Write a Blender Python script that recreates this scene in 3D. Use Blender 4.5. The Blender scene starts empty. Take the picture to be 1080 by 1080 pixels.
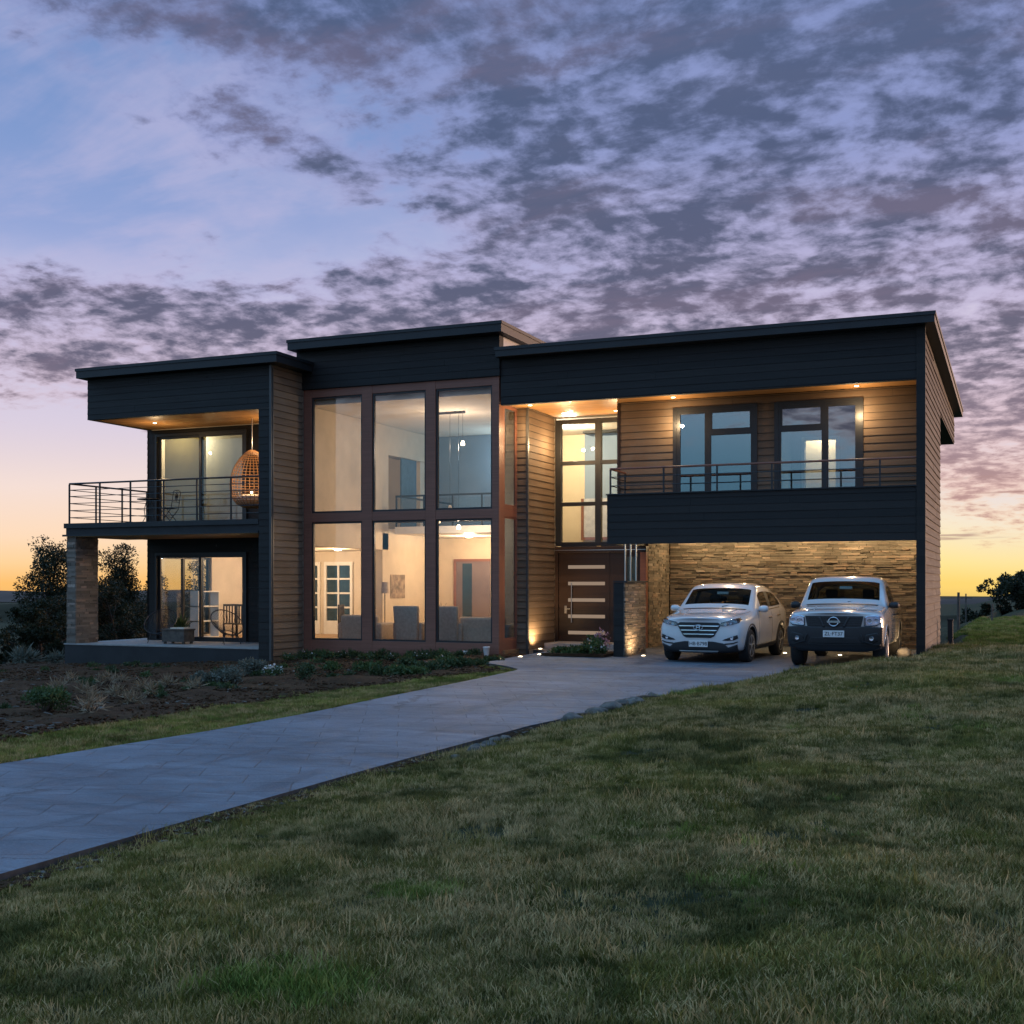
import bpy, bmesh, math, random
import numpy as np
from mathutils import Vector, Matrix, noise as mnoise
from mathutils.bvhtree import BVHTree
R = math.radians
random.seed(7)
rng = np.random.default_rng(11)
scene = bpy.context.scene
COL = scene.collection

# ------------------------------------------------------------------ camera
cam_d = bpy.data.cameras.new('camera')
cam_d.sensor_width = 36.0
cam_d.lens = 36.0 * 1265.0 / 1080.0
cam_d.shift_y = 75.0 / 1080.0
cam_d.clip_start = 0.05
cam_d.clip_end = 9000
cam = bpy.data.objects.new('camera', cam_d)
cam.location = (0, 0, 1.65)
cam.rotation_euler = (R(90), 0, R(22.92))
COL.objects.link(cam)
scene.camera = cam

# ------------------------------------------------------------------ render / exposure
scene.render.engine = 'CYCLES'
cy = scene.cycles
cy.use_denoising = True
cy.max_bounces = 8
cy.diffuse_bounces = 3
cy.glossy_bounces = 3
cy.transmission_bounces = 4
cy.transparent_max_bounces = 16
cy.sample_clamp_indirect = 4.0
cy.caustics_reflective = False
cy.caustics_refractive = False
vs = scene.view_settings
vs.view_transform = 'Standard'
vs.look = 'None'
vs.exposure = 0.0
vs.gamma = 1.0

# ------------------------------------------------------------------ node helper
def s2l(c):
    return tuple((v / 255 / 12.92) if v / 255 <= 0.04045 else ((v / 255 + 0.055) / 1.055) ** 2.4 for v in c)

class NT:
    """small helper round a node tree"""
    def __init__(s, tree):
        s.t = tree; s.n = tree.nodes; s.l = tree.links
    def put(s, sock, v):
        if v is None: return
        if isinstance(v, bpy.types.NodeSocket): s.l.new(v, sock)
        else:
            if sock.type == 'RGBA' and len(v) == 3: v = (*v, 1)
            sock.default_value = v
    def math(s, op, a, b=None, c=None, clamp=False):
        n = s.n.new('ShaderNodeMath'); n.operation = op; n.use_clamp = clamp
        for i, v in enumerate((a, b, c)):
            if v is not None: s.put(n.inputs[i], v)
        return n.outputs[0]
    def vmath(s, op, a, b=None, out=0):
        n = s.n.new('ShaderNodeVectorMath'); n.operation = op
        s.put(n.inputs[0], a)
        if b is not None: s.put(n.inputs[1], b)
        return n.outputs[out]
    def sep(s, v):
        n = s.n.new('ShaderNodeSeparateXYZ'); s.put(n.inputs[0], v); return n.outputs
    def comb(s, x, y, z):
        n = s.n.new('ShaderNodeCombineXYZ')
        for i, v in enumerate((x, y, z)): s.put(n.inputs[i], v)
        return n.outputs[0]
    def noise(s, vec, scale, detail=4, rough=0.55, dist=0.0):
        n = s.n.new('ShaderNodeTexNoise')
        s.put(n.inputs['Vector'], vec); n.inputs['Scale'].default_value = scale
        n.inputs['Detail'].default_value = detail; n.inputs['Roughness'].default_value = rough
        n.inputs['Distortion'].default_value = dist
        return n.outputs['Fac']
    def white(s, v):
        n = s.n.new('ShaderNodeTexWhiteNoise'); n.noise_dimensions = '1D'; s.put(n.inputs['W'], v); return n.outputs[0]
    def ss(s, v, a, b, lo=0.0, hi=1.0):
        n = s.n.new('ShaderNodeMapRange'); n.interpolation_type = 'SMOOTHSTEP'
        s.put(n.inputs[0], v); n.inputs[1].default_value = a; n.inputs[2].default_value = b
        n.inputs[3].default_value = lo; n.inputs[4].default_value = hi
        return n.outputs[0]
    def lin(s, v, a, b, lo, hi):
        n = s.n.new('ShaderNodeMapRange'); s.put(n.inputs[0], v)
        for i, q in enumerate((a, b, lo, hi)): n.inputs[i + 1].default_value = q
        return n.outputs[0]
    def mix(s, f, a, b, mode='MIX'):
        n = s.n.new('ShaderNodeMix'); n.data_type = 'RGBA'; n.blend_type = mode
        s.put(n.inputs[0], f); s.put(n.inputs[6], a); s.put(n.inputs[7], b)
        return n.outputs[2]
    def ramp(s, f, stops, srgb=True):
        n = s.n.new('ShaderNodeValToRGB'); e = n.color_ramp.elements
        while len(e) < len(stops): e.new(0.5)
        for el, (p, c) in zip(e, stops):
            el.position = p; el.color = (*(s2l(c) if srgb else c), 1)
        s.put(n.inputs[0], f)
        return n.outputs[0]

# ------------------------------------------------------------------ sky
SUN_AZ = R(38)            # from +Y (away from the camera) towards +X
SUN_EL = R(2.2)
world = bpy.data.worlds.new('World')
scene.world = world
world.use_nodes = True
W = NT(world.node_tree)
W.n.clear()
tc = W.n.new('ShaderNodeTexCoord')
d_ = W.vmath('NORMALIZE', tc.outputs['Generated'])
X_, Y_, Z_ = W.sep(d_)
hyp = W.math('SQRT', W.math('ADD', W.math('MULTIPLY', X_, X_), W.math('ADD', W.math('MULTIPLY', Y_, Y_), 1e-5)))
ax = W.math('DIVIDE', X_, hyp)
ay = W.math('DIVIDE', Y_, hyp)
zz = W.math('MAXIMUM', Z_, 0.0)
zr = W.math('DIVIDE', zz, 1.0)
left = W.ramp(zr, [(0.0, (255, 194, 112)), (0.016, (255, 212, 156)), (0.036, (254, 220, 188)), (0.075, (244, 222, 214)),
                   (0.125, (216, 204, 222)), (0.18, (184, 182, 220)), (0.25, (152, 168, 216)), (0.33, (128, 154, 206)), (0.42, (112, 142, 196)),
                   (0.56, (128, 172, 226)), (1.0, (126, 188, 255))])
right = W.ramp(zr, [(0.0, (255, 216, 118)), (0.016, (255, 230, 150)), (0.05, (253, 238, 200)), (0.085, (240, 222, 208)),
                    (0.125, (220, 200, 214)), (0.18, (198, 186, 214)), (0.25, (170, 170, 212)), (0.34, (132, 146, 200)),
                    (0.5, (124, 160, 212)), (1.0, (134, 176, 226))])
away = W.ramp(zr, [(0.0, (110, 136, 156)), (0.06, (118, 152, 176)), (0.14, (122, 176, 206)), (0.3, (122, 186, 226)),
                   (0.5, (120, 188, 234)), (1.0, (116, 188, 246))])
base = W.mix(W.ss(ax, -0.6, -0.02), left, right)
base = W.mix(W.ss(ay, -0.1, 0.5), away, base)
# clouds: a flat layer seen in perspective
den = W.math('ADD', zz, 0.19)
px_ = W.math('DIVIDE', X_, den)
py_ = W.math('DIVIDE', Y_, den)
p = W.comb(px_, py_, 0.37)
wv = W.noise(p, 1.6, 3, 0.5)
pw = W.vmath('ADD', p, W.comb(W.math('MULTIPLY', wv, 0.12), W.math('MULTIPLY', W.noise(p, 1.9, 3, 0.5), -0.12), 0.0))
big = W.noise(pw, 1.1, 3, 0.5, 0.2)
mid = W.noise(pw, 3.1, 5, 0.55, 0.15)
cell = W.noise(pw, 9.4, 6, 0.56, 0.10)
puff = W.noise(pw, 22.0, 6, 0.6, 0.10)
streak = W.noise(W.comb(W.math('MULTIPLY', px_, 0.8), W.math('MULTIPLY', py_, 1.9), 3.1), 2.2, 6, 0.6, 0.4)
gr1 = lambda v: (v + 1, v + 1, v + 1)
ax0 = W.math('SUBTRACT', W.ramp(zz, [(0.15, gr1(-.95)), (0.20, gr1(-.82)), (0.245, gr1(-.60)), (0.30, gr1(-.47)), (0.35, gr1(-.56)), (0.41, gr1(-.74)), (0.6, gr1(-.95))], False), 1.0)
cov_r = W.ss(W.math('ADD', W.math('SUBTRACT', ax, ax0), W.math('MULTIPLY', W.math('SUBTRACT', mid, 0.5), 0.45)), -0.20, 0.13)
b1 = W.math('MULTIPLY', W.ss(Z_, 0.15, 0.185), W.ss(Z_, 0.275, 0.215))
cov = W.math('MAXIMUM', cov_r, b1)
cov = W.math('MAXIMUM', cov, W.ss(ay, 0.3, -0.2, 0.0, 0.55))
cov = W.math('MULTIPLY', cov, W.ss(W.math('ADD', Z_, W.ss(ax, -0.22, 0.0, 0.0, 0.085)), 0.075, 0.18))
cov = W.math('MULTIPLY', cov, W.ss(Z_, 0.75, 0.5, 0.35, 1.0))
dens = W.math('ADD', W.math('MULTIPLY', mid, 0.27), W.math('ADD', W.math('MULTIPLY', cell, 0.31), W.math('ADD', W.math('MULTIPLY', big, 0.20), W.math('MULTIPLY', puff, 0.22))))
thr = W.lin(cov, 0.0, 1.0, 0.70, 0.405)
exc = W.math('SUBTRACT', dens, thr)
cl = W.ss(W.math('ADD', exc, W.ss(Z_, 0.22, 0.36, 0.0, 0.022)), -0.058, 0.074)
shade = W.math('ADD', exc, W.math('ADD', W.math('MULTIPLY', W.math('SUBTRACT', cell, 0.5), 0.30), W.math('MULTIPLY', W.math('SUBTRACT', puff, 0.5), 0.22)))
core = W.ss(shade, -0.05, 0.18)
ccol = W.ramp(zr, [(0.0, (190, 138, 124)), (0.07, (176, 134, 138)), (0.12, (126, 108, 126)), (0.17, (90, 85, 106)), (0.24, (76, 79, 104)), (0.34, (72, 83, 113)),
                   (0.46, (76, 90, 124)), (0.6, (104, 130, 172)), (1.0, (112, 142, 188))])
rimc = W.ramp(zr, [(0.0, (250, 200, 160)), (0.08, (236, 200, 196)), (0.16, (214, 194, 212)), (0.24, (188, 180, 214)), (0.34, (146, 156, 204)), (0.46, (122, 138, 188)), (1.0, (120, 150, 200))])
warm = W.mix(W.math('MULTIPLY', W.ss(streak, 0.46, 0.64), 0.20), ccol, s2l((148, 116, 134)))
ccol2 = W.mix(core, rimc, warm)
# light shows through the thin joins of the cover
gap = W.math('MULTIPLY', W.math('SUBTRACT', 1.0, cl), W.math('MULTIPLY', cov, W.ss(Z_, 0.36, 0.20)))
base = W.mix(W.math('MULTIPLY', gap, 0.60), base, s2l((222, 212, 230)))
# thin bright veils in the clear part
veil = W.math('MULTIPLY', W.ss(W.math('ADD', W.math('MULTIPLY', streak, 0.6), W.math('MULTIPLY', mid, 0.4)), 0.42, 0.62), W.math('MULTIPLY', W.ss(Z_, 0.12, 0.24), 0.60))
base = W.mix(veil, base, s2l((192, 186, 220)))
sky = W.mix(W.math('MULTIPLY', cl, 0.90), base, ccol2)
# stray dark puffs
st2 = W.math('MULTIPLY', W.ss(W.math('ADD', W.math('MULTIPLY', cell, 0.5), W.math('MULTIPLY', mid, 0.5)), 0.56, 0.66), W.math('MULTIPLY', W.ss(Z_, 0.15, 0.2), 0.55))
sky = W.mix(W.math('MULTIPLY', st2, W.math('SUBTRACT', 1.0, cl)), sky, ccol)
# small low bars near the horizon on the sunset side
bars = W.noise(W.comb(W.math('MULTIPLY', ax, 5.0), W.math('MULTIPLY', ay, 5.0), W.math('MULTIPLY', Z_, 95.0)), 1.0, 4, 0.55, 0.2)
barm = W.math('MULTIPLY', W.ss(bars, 0.58, 0.68), W.math('MULTIPLY', W.ss(Z_, 0.008, 0.03), W.ss(Z_, 0.105, 0.07)))
barm = W.math('MULTIPLY', barm, W.math('MULTIPLY', W.ss(ax, -0.3, -0.05), 0.8))
sky = W.mix(barm, sky, s2l((170, 132, 128)))
# brightness added to the unseen sky overhead and behind the camera, to light fronts
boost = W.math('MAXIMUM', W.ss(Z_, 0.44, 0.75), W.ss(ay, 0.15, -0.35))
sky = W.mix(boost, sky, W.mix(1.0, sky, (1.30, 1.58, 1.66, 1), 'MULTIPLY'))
below = W.ss(Z_, -0.04, 0.0)
sky = W.mix(below, s2l((70, 66, 62)), sky)
nish = W.n.new('ShaderNodeTexSky')
nish.sky_type = 'NISHITA'; nish.sun_disc = False
nish.sun_elevation = SUN_EL; nish.sun_rotation = SUN_AZ
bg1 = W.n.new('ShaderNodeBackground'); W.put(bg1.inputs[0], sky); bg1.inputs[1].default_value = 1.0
bg2 = W.n.new('ShaderNodeBackground'); W.put(bg2.inputs[0], nish.outputs[0]); bg2.inputs[1].default_value = 0.008
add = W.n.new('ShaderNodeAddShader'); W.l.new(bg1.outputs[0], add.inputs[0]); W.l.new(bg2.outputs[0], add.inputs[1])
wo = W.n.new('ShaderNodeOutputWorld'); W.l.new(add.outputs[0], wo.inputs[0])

# ------------------------------------------------------------------ sun (just above the horizon behind the house)
sd = bpy.data.lights.new('sun', 'SUN')
sd.energy = 2.0; sd.angle = R(10); sd.color = (1.0, 0.60, 0.40)
so = bpy.data.objects.new('sun', sd); COL.objects.link(so)
sv = Vector((math.sin(SUN_AZ) * math.cos(SUN_EL), math.cos(SUN_AZ) * math.cos(SUN_EL), math.sin(SUN_EL)))
so.rotation_euler = (-sv).to_track_quat('-Z', 'Y').to_euler()
so.location = (30, 40, 12)

# ------------------------------------------------------------------ materials
def mat(name):
    m = bpy.data.materials.new(name); m.use_nodes = True
    m.node_tree.nodes.clear()
    return m, NT(m.node_tree)

def out(N, sh, bump=None):
    o = N.n.new('ShaderNodeOutputMaterial'); N.l.new(sh, o.inputs[0])

def prin(N, color, rough=0.6, metal=0.0, bump=None, bstr=0.3, bdist=0.01, spec=0.5, coat=0.0):
    b = N.n.new('ShaderNodeBsdfPrincipled')
    N.put(b.inputs['Base Color'], color); N.put(b.inputs['Roughness'], rough); N.put(b.inputs['Metallic'], metal)
    b.inputs['Specular IOR Level'].default_value = spec
    if coat: b.inputs['Coat Weight'].default_value = coat; b.inputs['Coat Roughness'].default_value = 0.04
    if bump is not None:
        bn = N.n.new('ShaderNodeBump'); bn.inputs['Strength'].default_value = bstr; bn.inputs['Distance'].default_value = bdist
        N.put(bn.inputs['Height'], bump); N.l.new(bn.outputs[0], b.inputs['Normal'])
    return b.outputs[0]

def pos(N):
    return N.n.new('ShaderNodeNewGeometry').outputs['Position']

def simple(name, col, rough=0.6, metal=0.0, var=0.12, scale=6.0, spec=0.5, coat=0.0, bstr=0.0):
    m, N = mat(name)
    p = pos(N)
    f = N.noise(p, scale, 5, 0.6)
    lo = tuple(c * (1 - var) for c in col); hi = tuple(min(1, c * (1 + var)) for c in col)
    c = N.mix(N.ss(f, 0.3, 0.7), lo, hi)
    out(N, prin(N, c, rough, metal, f if bstr else None, bstr, 0.01, spec, coat))
    return m

def boards(name, lo, hi, bh, z0=0.0, axis=2, rough=0.7, grain_axis=0, tone=0.35, grey=None, lap_shade=0.0):
    """planks: one tone per board, grain stretched along the board"""
    m, N = mat(name)
    p = pos(N); s = N.sep(p)
    idx = N.math('FLOOR', N.math('DIVIDE', N.math('SUBTRACT', s[axis], z0), bh))
    w = N.white(idx)
    k = [9.0, 9.0, 9.0]
    if grain_axis in (0, 3): k[0] = 0.9
    if grain_axis in (1, 3): k[1] = 0.9
    k[axis] = 34.0
    g = N.noise(N.vmath('ADD', N.vmath('MULTIPLY', p, tuple(k)), N.comb(N.math('MULTIPLY', w, 40), 0, 0)), 1.0, 6, 0.62, 0.3)
    blot = N.noise(p, 1.4, 4, 0.6)
    t = N.math('ADD', N.math('MULTIPLY', w, tone), N.math('ADD', N.math('MULTIPLY', g, 0.75 - tone * 0.5), N.math('MULTIPLY', blot, 0.3)))
    c = N.mix(N.ss(t, 0.3, 0.95), lo, hi)
    if grey: c = N.mix(N.ss(blot, 0.5, 0.72, 0, 0.6), c, grey)
    if lap_shade:
        fr_ = N.math('FRACT', N.math('DIVIDE', N.math('SUBTRACT', s[axis], z0), bh))
        c = N.mix(N.ss(fr_, lap_shade, lap_shade * 0.4, 0, 0.75), c, tuple(v * 0.18 for v in lo))  # shadow line between lapped boards, painted into each board's lower edge
    r = N.lin(g, 0.3, 0.7, rough - 0.1, rough + 0.1)
    out(N, prin(N, c, r, 0, g, 0.35, 0.004, 0.35))
    return m

M = {}
M['siding'] = boards('weathered_siding', (0.125, 0.084, 0.054), (0.235, 0.168, 0.112), 0.17, 0, 2, 0.72, 3, 0.22, (0.17, 0.135, 0.105), 0.10)
M['black'] = boards('charcoal_boards', (0.010, 0.0095, 0.0088), (0.021, 0.0185, 0.0165), 0.17, 0, 2, 0.62, 3, 0.3, None, 0.05)
M['soffit'] = boards('pine_soffit', (0.33, 0.165, 0.060), (0.50, 0.27, 0.105), 0.11, 0, 1, 0.42, 0, 0.45)
M['frame_wood'] = boards('red_brown_frame', (0.19, 0.080, 0.052), (0.32, 0.140, 0.094), 5.0, 0, 2, 0.45, 3, 0.1)
M['door_wood'] = boards('dark_door_wood', (0.026, 0.015, 0.010), (0.048, 0.027, 0.018), 0.43, 0.15, 2, 0.38, 3, 0.3)
M['black_metal'] = simple('black_metal', (0.018, 0.019, 0.021), 0.42, 0.0, 0.15)
M['roof_metal'] = simple('dark_roof_metal', (0.013, 0.015, 0.017), 0.5, 0.1, 0.2, 2.0)
M['soft_black'] = simple('soft_black_plastic', (0.014, 0.014, 0.015), 0.55)
M['trim'] = simple('corner_trim', (0.06, 0.058, 0.055), 0.4, 0.0, 0.1)
M['plaster'] = simple('cream_plaster', (0.66, 0.57, 0.46), 0.8, 0, 0.08, 1.2)
M['warm_plaster'] = simple('textured_plaster', (0.66, 0.55, 0.42), 0.85, 0, 0.06, 2.2, bstr=0.15)
M['cool_tint_plaster'] = simple('cool_tinted_plaster', (0.22, 0.28, 0.35), 0.8, 0, 0.06, 1.0)  # blue tint carries part of the cool light in the mezzanine room
M['ceiling'] = simple('ceiling_white', (0.70, 0.65, 0.57), 0.85, 0, 0.04, 1.0)
M['floor_wood'] = boards('oak_floor', (0.20, 0.12, 0.06), (0.34, 0.21, 0.11), 0.14, 0, 0, 0.4, 1, 0.5)
M['white_paint'] = simple('white_paint', (0.78, 0.76, 0.72), 0.5, 0, 0.04)
M['grey_slab'] = simple('porch_concrete', (0.30, 0.29, 0.27), 0.75, 0, 0.15, 3.0, bstr=0.2)
M['dark_slab'] = simple('dark_plinth', (0.018, 0.019, 0.020), 0.7, 0, 0.25, 2.0)
M['steel'] = simple('brushed_steel', (0.55, 0.53, 0.50), 0.32, 0.9, 0.05)
M['chrome'] = simple('chrome', (0.62, 0.63, 0.65), 0.14, 1.0, 0.03)
M['fabric'] = simple('taupe_upholstery', (0.50, 0.41, 0.33), 0.9, 0, 0.12, 14, 0.2)
M['fabric_light'] = simple('sand_upholstery', (0.54, 0.43, 0.33), 0.9, 0, 0.1, 14, 0.2)
M['rattan'] = simple('honey_rattan', (0.50, 0.27, 0.12), 0.5, 0, 0.25, 30)
M['cushion'] = simple('cream_cushion', (0.70, 0.62, 0.48), 0.9, 0, 0.06, 20)
M['rock'] = simple('garden_rock', (0.10, 0.085, 0.07), 0.85, 0, 0.4, 7, bstr=0.5)
M['bark'] = simple('dark_bark', (0.05, 0.036, 0.026), 0.9, 0, 0.35, 9, bstr=0.5)
M['post_wood'] = simple('grey_post_wood', (0.09, 0.075, 0.06), 0.9, 0, 0.3, 9)

def stone_mat():
    m, N = mat('ledger_stone')
    p = pos(N)
    at = N.n.new('ShaderNodeAttribute'); at.attribute_name = 'tone'
    w = at.outputs['Fac']
    n = N.noise(p, 16, 6, 0.65); n2 = N.noise(p, 3, 4, 0.6)
    t = N.math('ADD', N.math('MULTIPLY', w, 0.62), N.math('ADD', N.math('MULTIPLY', n, 0.28), N.math('MULTIPLY', n2, 0.2)))
    c = N.ramp(t, [(0.15, (0.08, 0.066, 0.052)), (0.4, (0.165, 0.140, 0.112)), (0.6, (0.235, 0.20, 0.16)), (0.78, (0.32, 0.235, 0.175)), (0.98, (0.50, 0.46, 0.40))], False)
    out(N, prin(N, c, 0.85, 0, n, 0.6, 0.012, 0.3))
    return m
M['stone'] = stone_mat()

def glass_mat(name, tint=(1, 1, 1), base=0.06, gain=0.85, rough=0.0):
    m, N = mat(name)
    lw = N.n.new('ShaderNodeLayerWeight'); lw.inputs[0].default_value = 0.5
    f = N.math('POWER', lw.outputs['Facing'], 4.0)
    f = N.math('ADD', N.math('MULTIPLY', f, gain), base, clamp=True)
    t = N.n.new('ShaderNodeBsdfTransparent'); t.inputs[0].default_value = (*tint, 1)
    g = N.n.new('ShaderNodeBsdfGlossy'); g.inputs['Roughness'].default_value = rough
    mx = N.n.new('ShaderNodeMixShader'); N.l.new(f, mx.inputs[0]); N.l.new(t.outputs[0], mx.inputs[1]); N.l.new(g.outputs[0], mx.inputs[2])
    out(N, mx.outputs[0])
    return m
M['glass'] = glass_mat('window_glass', (0.93, 0.94, 0.93), 0.055)
M['glass_reflective'] = glass_mat('coated_window_glass', (0.70, 0.78, 0.82), 0.20)
M['car_glass'] = glass_mat('car_glass', (0.62, 0.68, 0.66), 0.09)
M['car_glass_side'] = glass_mat('car_side_glass', (0.20, 0.22, 0.22), 0.05)
M['lens'] = glass_mat('lamp_lens', (0.85, 0.88, 0.92), 0.10)

def emit(name, col, s):
    m, N = mat(name)
    e = N.n.new('ShaderNodeEmission'); e.inputs[0].default_value = (*col, 1); e.inputs[1].default_value = s
    out(N, e.outputs[0]); return m
WARM = (1.0, 0.68, 0.36)
WARMW = (1.0, 0.71, 0.48)
M['bulb'] = emit('lit_bulb', (1.0, 0.80, 0.50), 14.0)
M['lit_slit'] = emit('lit_frosted_slit', (1.0, 0.72, 0.52), 0.30)

def concrete_mat():
    m, N = mat('stamped_concrete')
    p = pos(N); s = N.sep(p)
    n1 = N.noise(p, 0.55, 6, 0.62, 0.3); n2 = N.noise(p, 4.0, 7, 0.68); n3 = N.noise(p, 48.0, 4, 0.65)
    br = N.n.new('ShaderNodeTexBrick')
    rot = N.comb(N.math('ADD', N.math('MULTIPLY', s[0], 0.88), N.math('MULTIPLY', s[1], 0.47)),
                 N.math('ADD', N.math('MULTIPLY', s[0], -0.47), N.math('MULTIPLY', s[1], 0.88)), 0.0)
    warp = N.vmath('ADD', rot, N.comb(N.math('MULTIPLY', n1, 0.10), N.math('MULTIPLY', n1, 0.08), 0))
    warp = N.vmath('ADD', warp, N.comb(N.math('MULTIPLY', n2, 0.02), N.math('MULTIPLY', n2, 0.02), 0))
    N.put(br.inputs['Vector'], warp)
    br.inputs['Color1'].default_value = (1, 1, 1, 1); br.inputs['Color2'].default_value = (0.3, 0.3, 0.3, 1)
    br.inputs['Mortar'].default_value = (0, 0, 0, 1); br.inputs['Scale'].default_value = 1.0
    br.inputs['Mortar Size'].default_value = 0.006; br.inputs['Mortar Smooth'].default_value = 0.7
    br.inputs['Brick Width'].default_value = 0.84; br.inputs['Row Height'].default_value = 0.42
    fac = br.outputs['Fac']
    t = N.math('ADD', N.math('MULTIPLY', n1, 0.48), N.math('ADD', N.math('MULTIPLY', n2, 0.42), N.math('MULTIPLY', n3, 0.30)))
    c = N.ramp(t, [(0.42, (0.042, 0.053, 0.068)), (0.52, (0.080, 0.098, 0.120)), (0.70, (0.165, 0.190, 0.222))], False)
    c = N.mix(N.math('MULTIPLY', N.math('SUBTRACT', 1.0, N.sep(br.outputs['Color'])[0]), 0.30), c, (0.046, 0.056, 0.070))
    brk = N.ss(N.noise(p, 1.7, 4, 0.6), 0.40, 0.62, 0.0, 0.75)
    c = N.mix(N.math('MULTIPLY', fac, brk), c, (0.035, 0.038, 0.042))
    band = N.noise(N.vmath('MULTIPLY', p, (0.45, 2.4, 1)), 1.0, 7, 0.7, 0.5)
    c = N.mix(N.ss(band, 0.50, 0.66, 0, 0.55), c, (0.040, 0.047, 0.058))
    c = N.mix(N.ss(band, 0.46, 0.34, 0, 0.45), c, (0.19, 0.22, 0.255))
    stain = N.noise(N.vmath('MULTIPLY', p, (2.2, 0.28, 1)), 1.1, 6, 0.68, 0.6)
    c = N.mix(N.ss(stain, 0.52, 0.68, 0, 0.55), c, (0.044, 0.053, 0.066))
    dust = N.noise(N.vmath('MULTIPLY', p, (1.0, 0.5, 1)), 2.6, 6, 0.7, 0.4)
    c = N.mix(N.ss(dust, 0.60, 0.76, 0, 0.35), c, (0.16, 0.16, 0.158))
    ck = N.n.new('ShaderNodeTexVoronoi'); ck.feature = 'DISTANCE_TO_EDGE'; ck.inputs['Scale'].default_value = 0.42
    N.put(ck.inputs['Vector'], N.vmath('ADD', p, N.comb(N.math('MULTIPLY', n2, 0.7), N.math('MULTIPLY', n1, 0.9), 0)))
    crack = N.ss(ck.outputs['Distance'], 0.006, 0.001, 0, 0.6)
    c = N.mix(crack, c, (0.03, 0.03, 0.03))
    h = N.math('SUBTRACT', N.math('ADD', N.math('MULTIPLY', n2, 0.8), N.math('MULTIPLY', n3, 0.45)), N.math('MULTIPLY', fac, 0.8))
    out(N, prin(N, c, N.lin(n2, 0.3, 0.7, 0.45, 0.75), 0, h, 0.9, 0.03, 0.4))
    return m
M['concrete'] = concrete_mat()

def ground_mat():
    m, N = mat('meadow_ground')
    p = pos(N)
    n1 = N.noise(p, 0.35, 5, 0.6); n2 = N.noise(p, 3.0, 6, 0.65); n3 = N.noise(p, 25.0, 4, 0.65)
    t = N.math('ADD', N.math('MULTIPLY', n1, 0.5), N.math('ADD', N.math('MULTIPLY', n2, 0.3), N.math('MULTIPLY', n3, 0.25)))
    c = N.ramp(t, [(0.34, (0.016, 0.018, 0.008)), (0.5, (0.030, 0.034, 0.014)), (0.62, (0.048, 0.046, 0.022)), (0.78, (0.075, 0.062, 0.034))], False)
    out(N, prin(N, c, 0.95, 0, n3, 0.8, 0.05, 0.15))
    return m
M['ground'] = ground_mat()

def soil_mat():
    m, N = mat('garden_soil')
    p = pos(N)
    n1 = N.noise(p, 0.9, 6, 0.65); n2 = N.noise(p, 11.0, 6, 0.7); n3 = N.noise(p, 4.0, 4, 0.6)
    c = N.ramp(N.math('ADD', N.math('MULTIPLY', n1, 0.5), N.math('MULTIPLY', n2, 0.5)), [(0.3, (0.022, 0.011, 0.005)), (0.5, (0.060, 0.030, 0.014)), (0.72, (0.12, 0.066, 0.033))], False)
    c = N.mix(N.ss(n3, 0.60, 0.74, 0, 0.5), c, (0.055, 0.058, 0.026))
    out(N, prin(N, c, 0.95, 0, n2, 1.0, 0.06, 0.15))
    return m
M['soil'] = soil_mat()

def blade_mat(name, a, b, dry, dark):
    m, N = mat(name)
    p = pos(N)
    oi = N.n.new('ShaderNodeObjectInfo'); rnd = oi.outputs['Random']
    n1 = N.noise(p, 0.50, 5, 0.62, 0.3); n2 = N.noise(p, 2.1, 5, 0.62); n3 = N.noise(N.vmath('ADD', p, (7, 3, 0)), 1.15, 5, 0.65, 0.4)
    c = N.mix(N.ss(n2, 0.38, 0.62), a, b)
    t = N.math('ADD', N.math('MULTIPLY', n1, 0.72), N.math('MULTIPLY', rnd, 0.34))
    c = N.mix(N.ss(t, 0.45, 0.68), c, dry)
    c = N.mix(N.ss(n3, 0.50, 0.63, 0, 0.80), c, dark)
    hs = N.lin(rnd, 0, 1, 0.40, 1.65)
    c = N.mix(1.0, c, N.comb(hs, hs, hs), 'MULTIPLY')
    b1 = prin(N, c, 0.8, spec=0.08)
    tr = N.n.new('ShaderNodeBsdfTranslucent'); N.put(tr.inputs[0], c)
    mx = N.n.new('ShaderNodeMixShader'); mx.inputs[0].default_value = 0.35
    N.l.new(b1, mx.inputs[1]); N.l.new(tr.outputs[0], mx.inputs[2])
    out(N, mx.outputs[0])
    return m
M['blade'] = blade_mat('grass_blades', (0.165, 0.165, 0.034), (0.24, 0.21, 0.056), (0.38, 0.275, 0.13), (0.068, 0.074, 0.022))
M['clover'] = blade_mat('bright_grass', (0.14, 0.20, 0.030), (0.19, 0.24, 0.045), (0.20, 0.21, 0.06), (0.10, 0.15, 0.03))

def leaf_mat(name, a, b, rough=0.55, tl=0.25):
    m, N = mat(name)
    at = N.n.new('ShaderNodeAttribute'); at.attribute_name = 'tone'
    c = N.mix(at.outputs['Fac'], a, b)
    b1 = prin(N, c, rough, spec=0.3)
    tr = N.n.new('ShaderNodeBsdfTranslucent'); N.put(tr.inputs[0], c)
    mx = N.n.new('ShaderNodeMixShader'); mx.inputs[0].default_value = tl
    N.l.new(b1, mx.inputs[1]); N.l.new(tr.outputs[0], mx.inputs[2])
    out(N, mx.outputs[0])
    return m
M['leaf_dark'] = leaf_mat('dark_needles', (0.012, 0.016, 0.007), (0.034, 0.040, 0.017))
M['leaf_mid'] = leaf_mat('mid_leaves', (0.025, 0.045, 0.016), (0.065, 0.095, 0.035))
M['leaf_grey'] = leaf_mat('grey_lavender_leaves', (0.080, 0.090, 0.066), (0.18, 0.19, 0.145))
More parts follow.
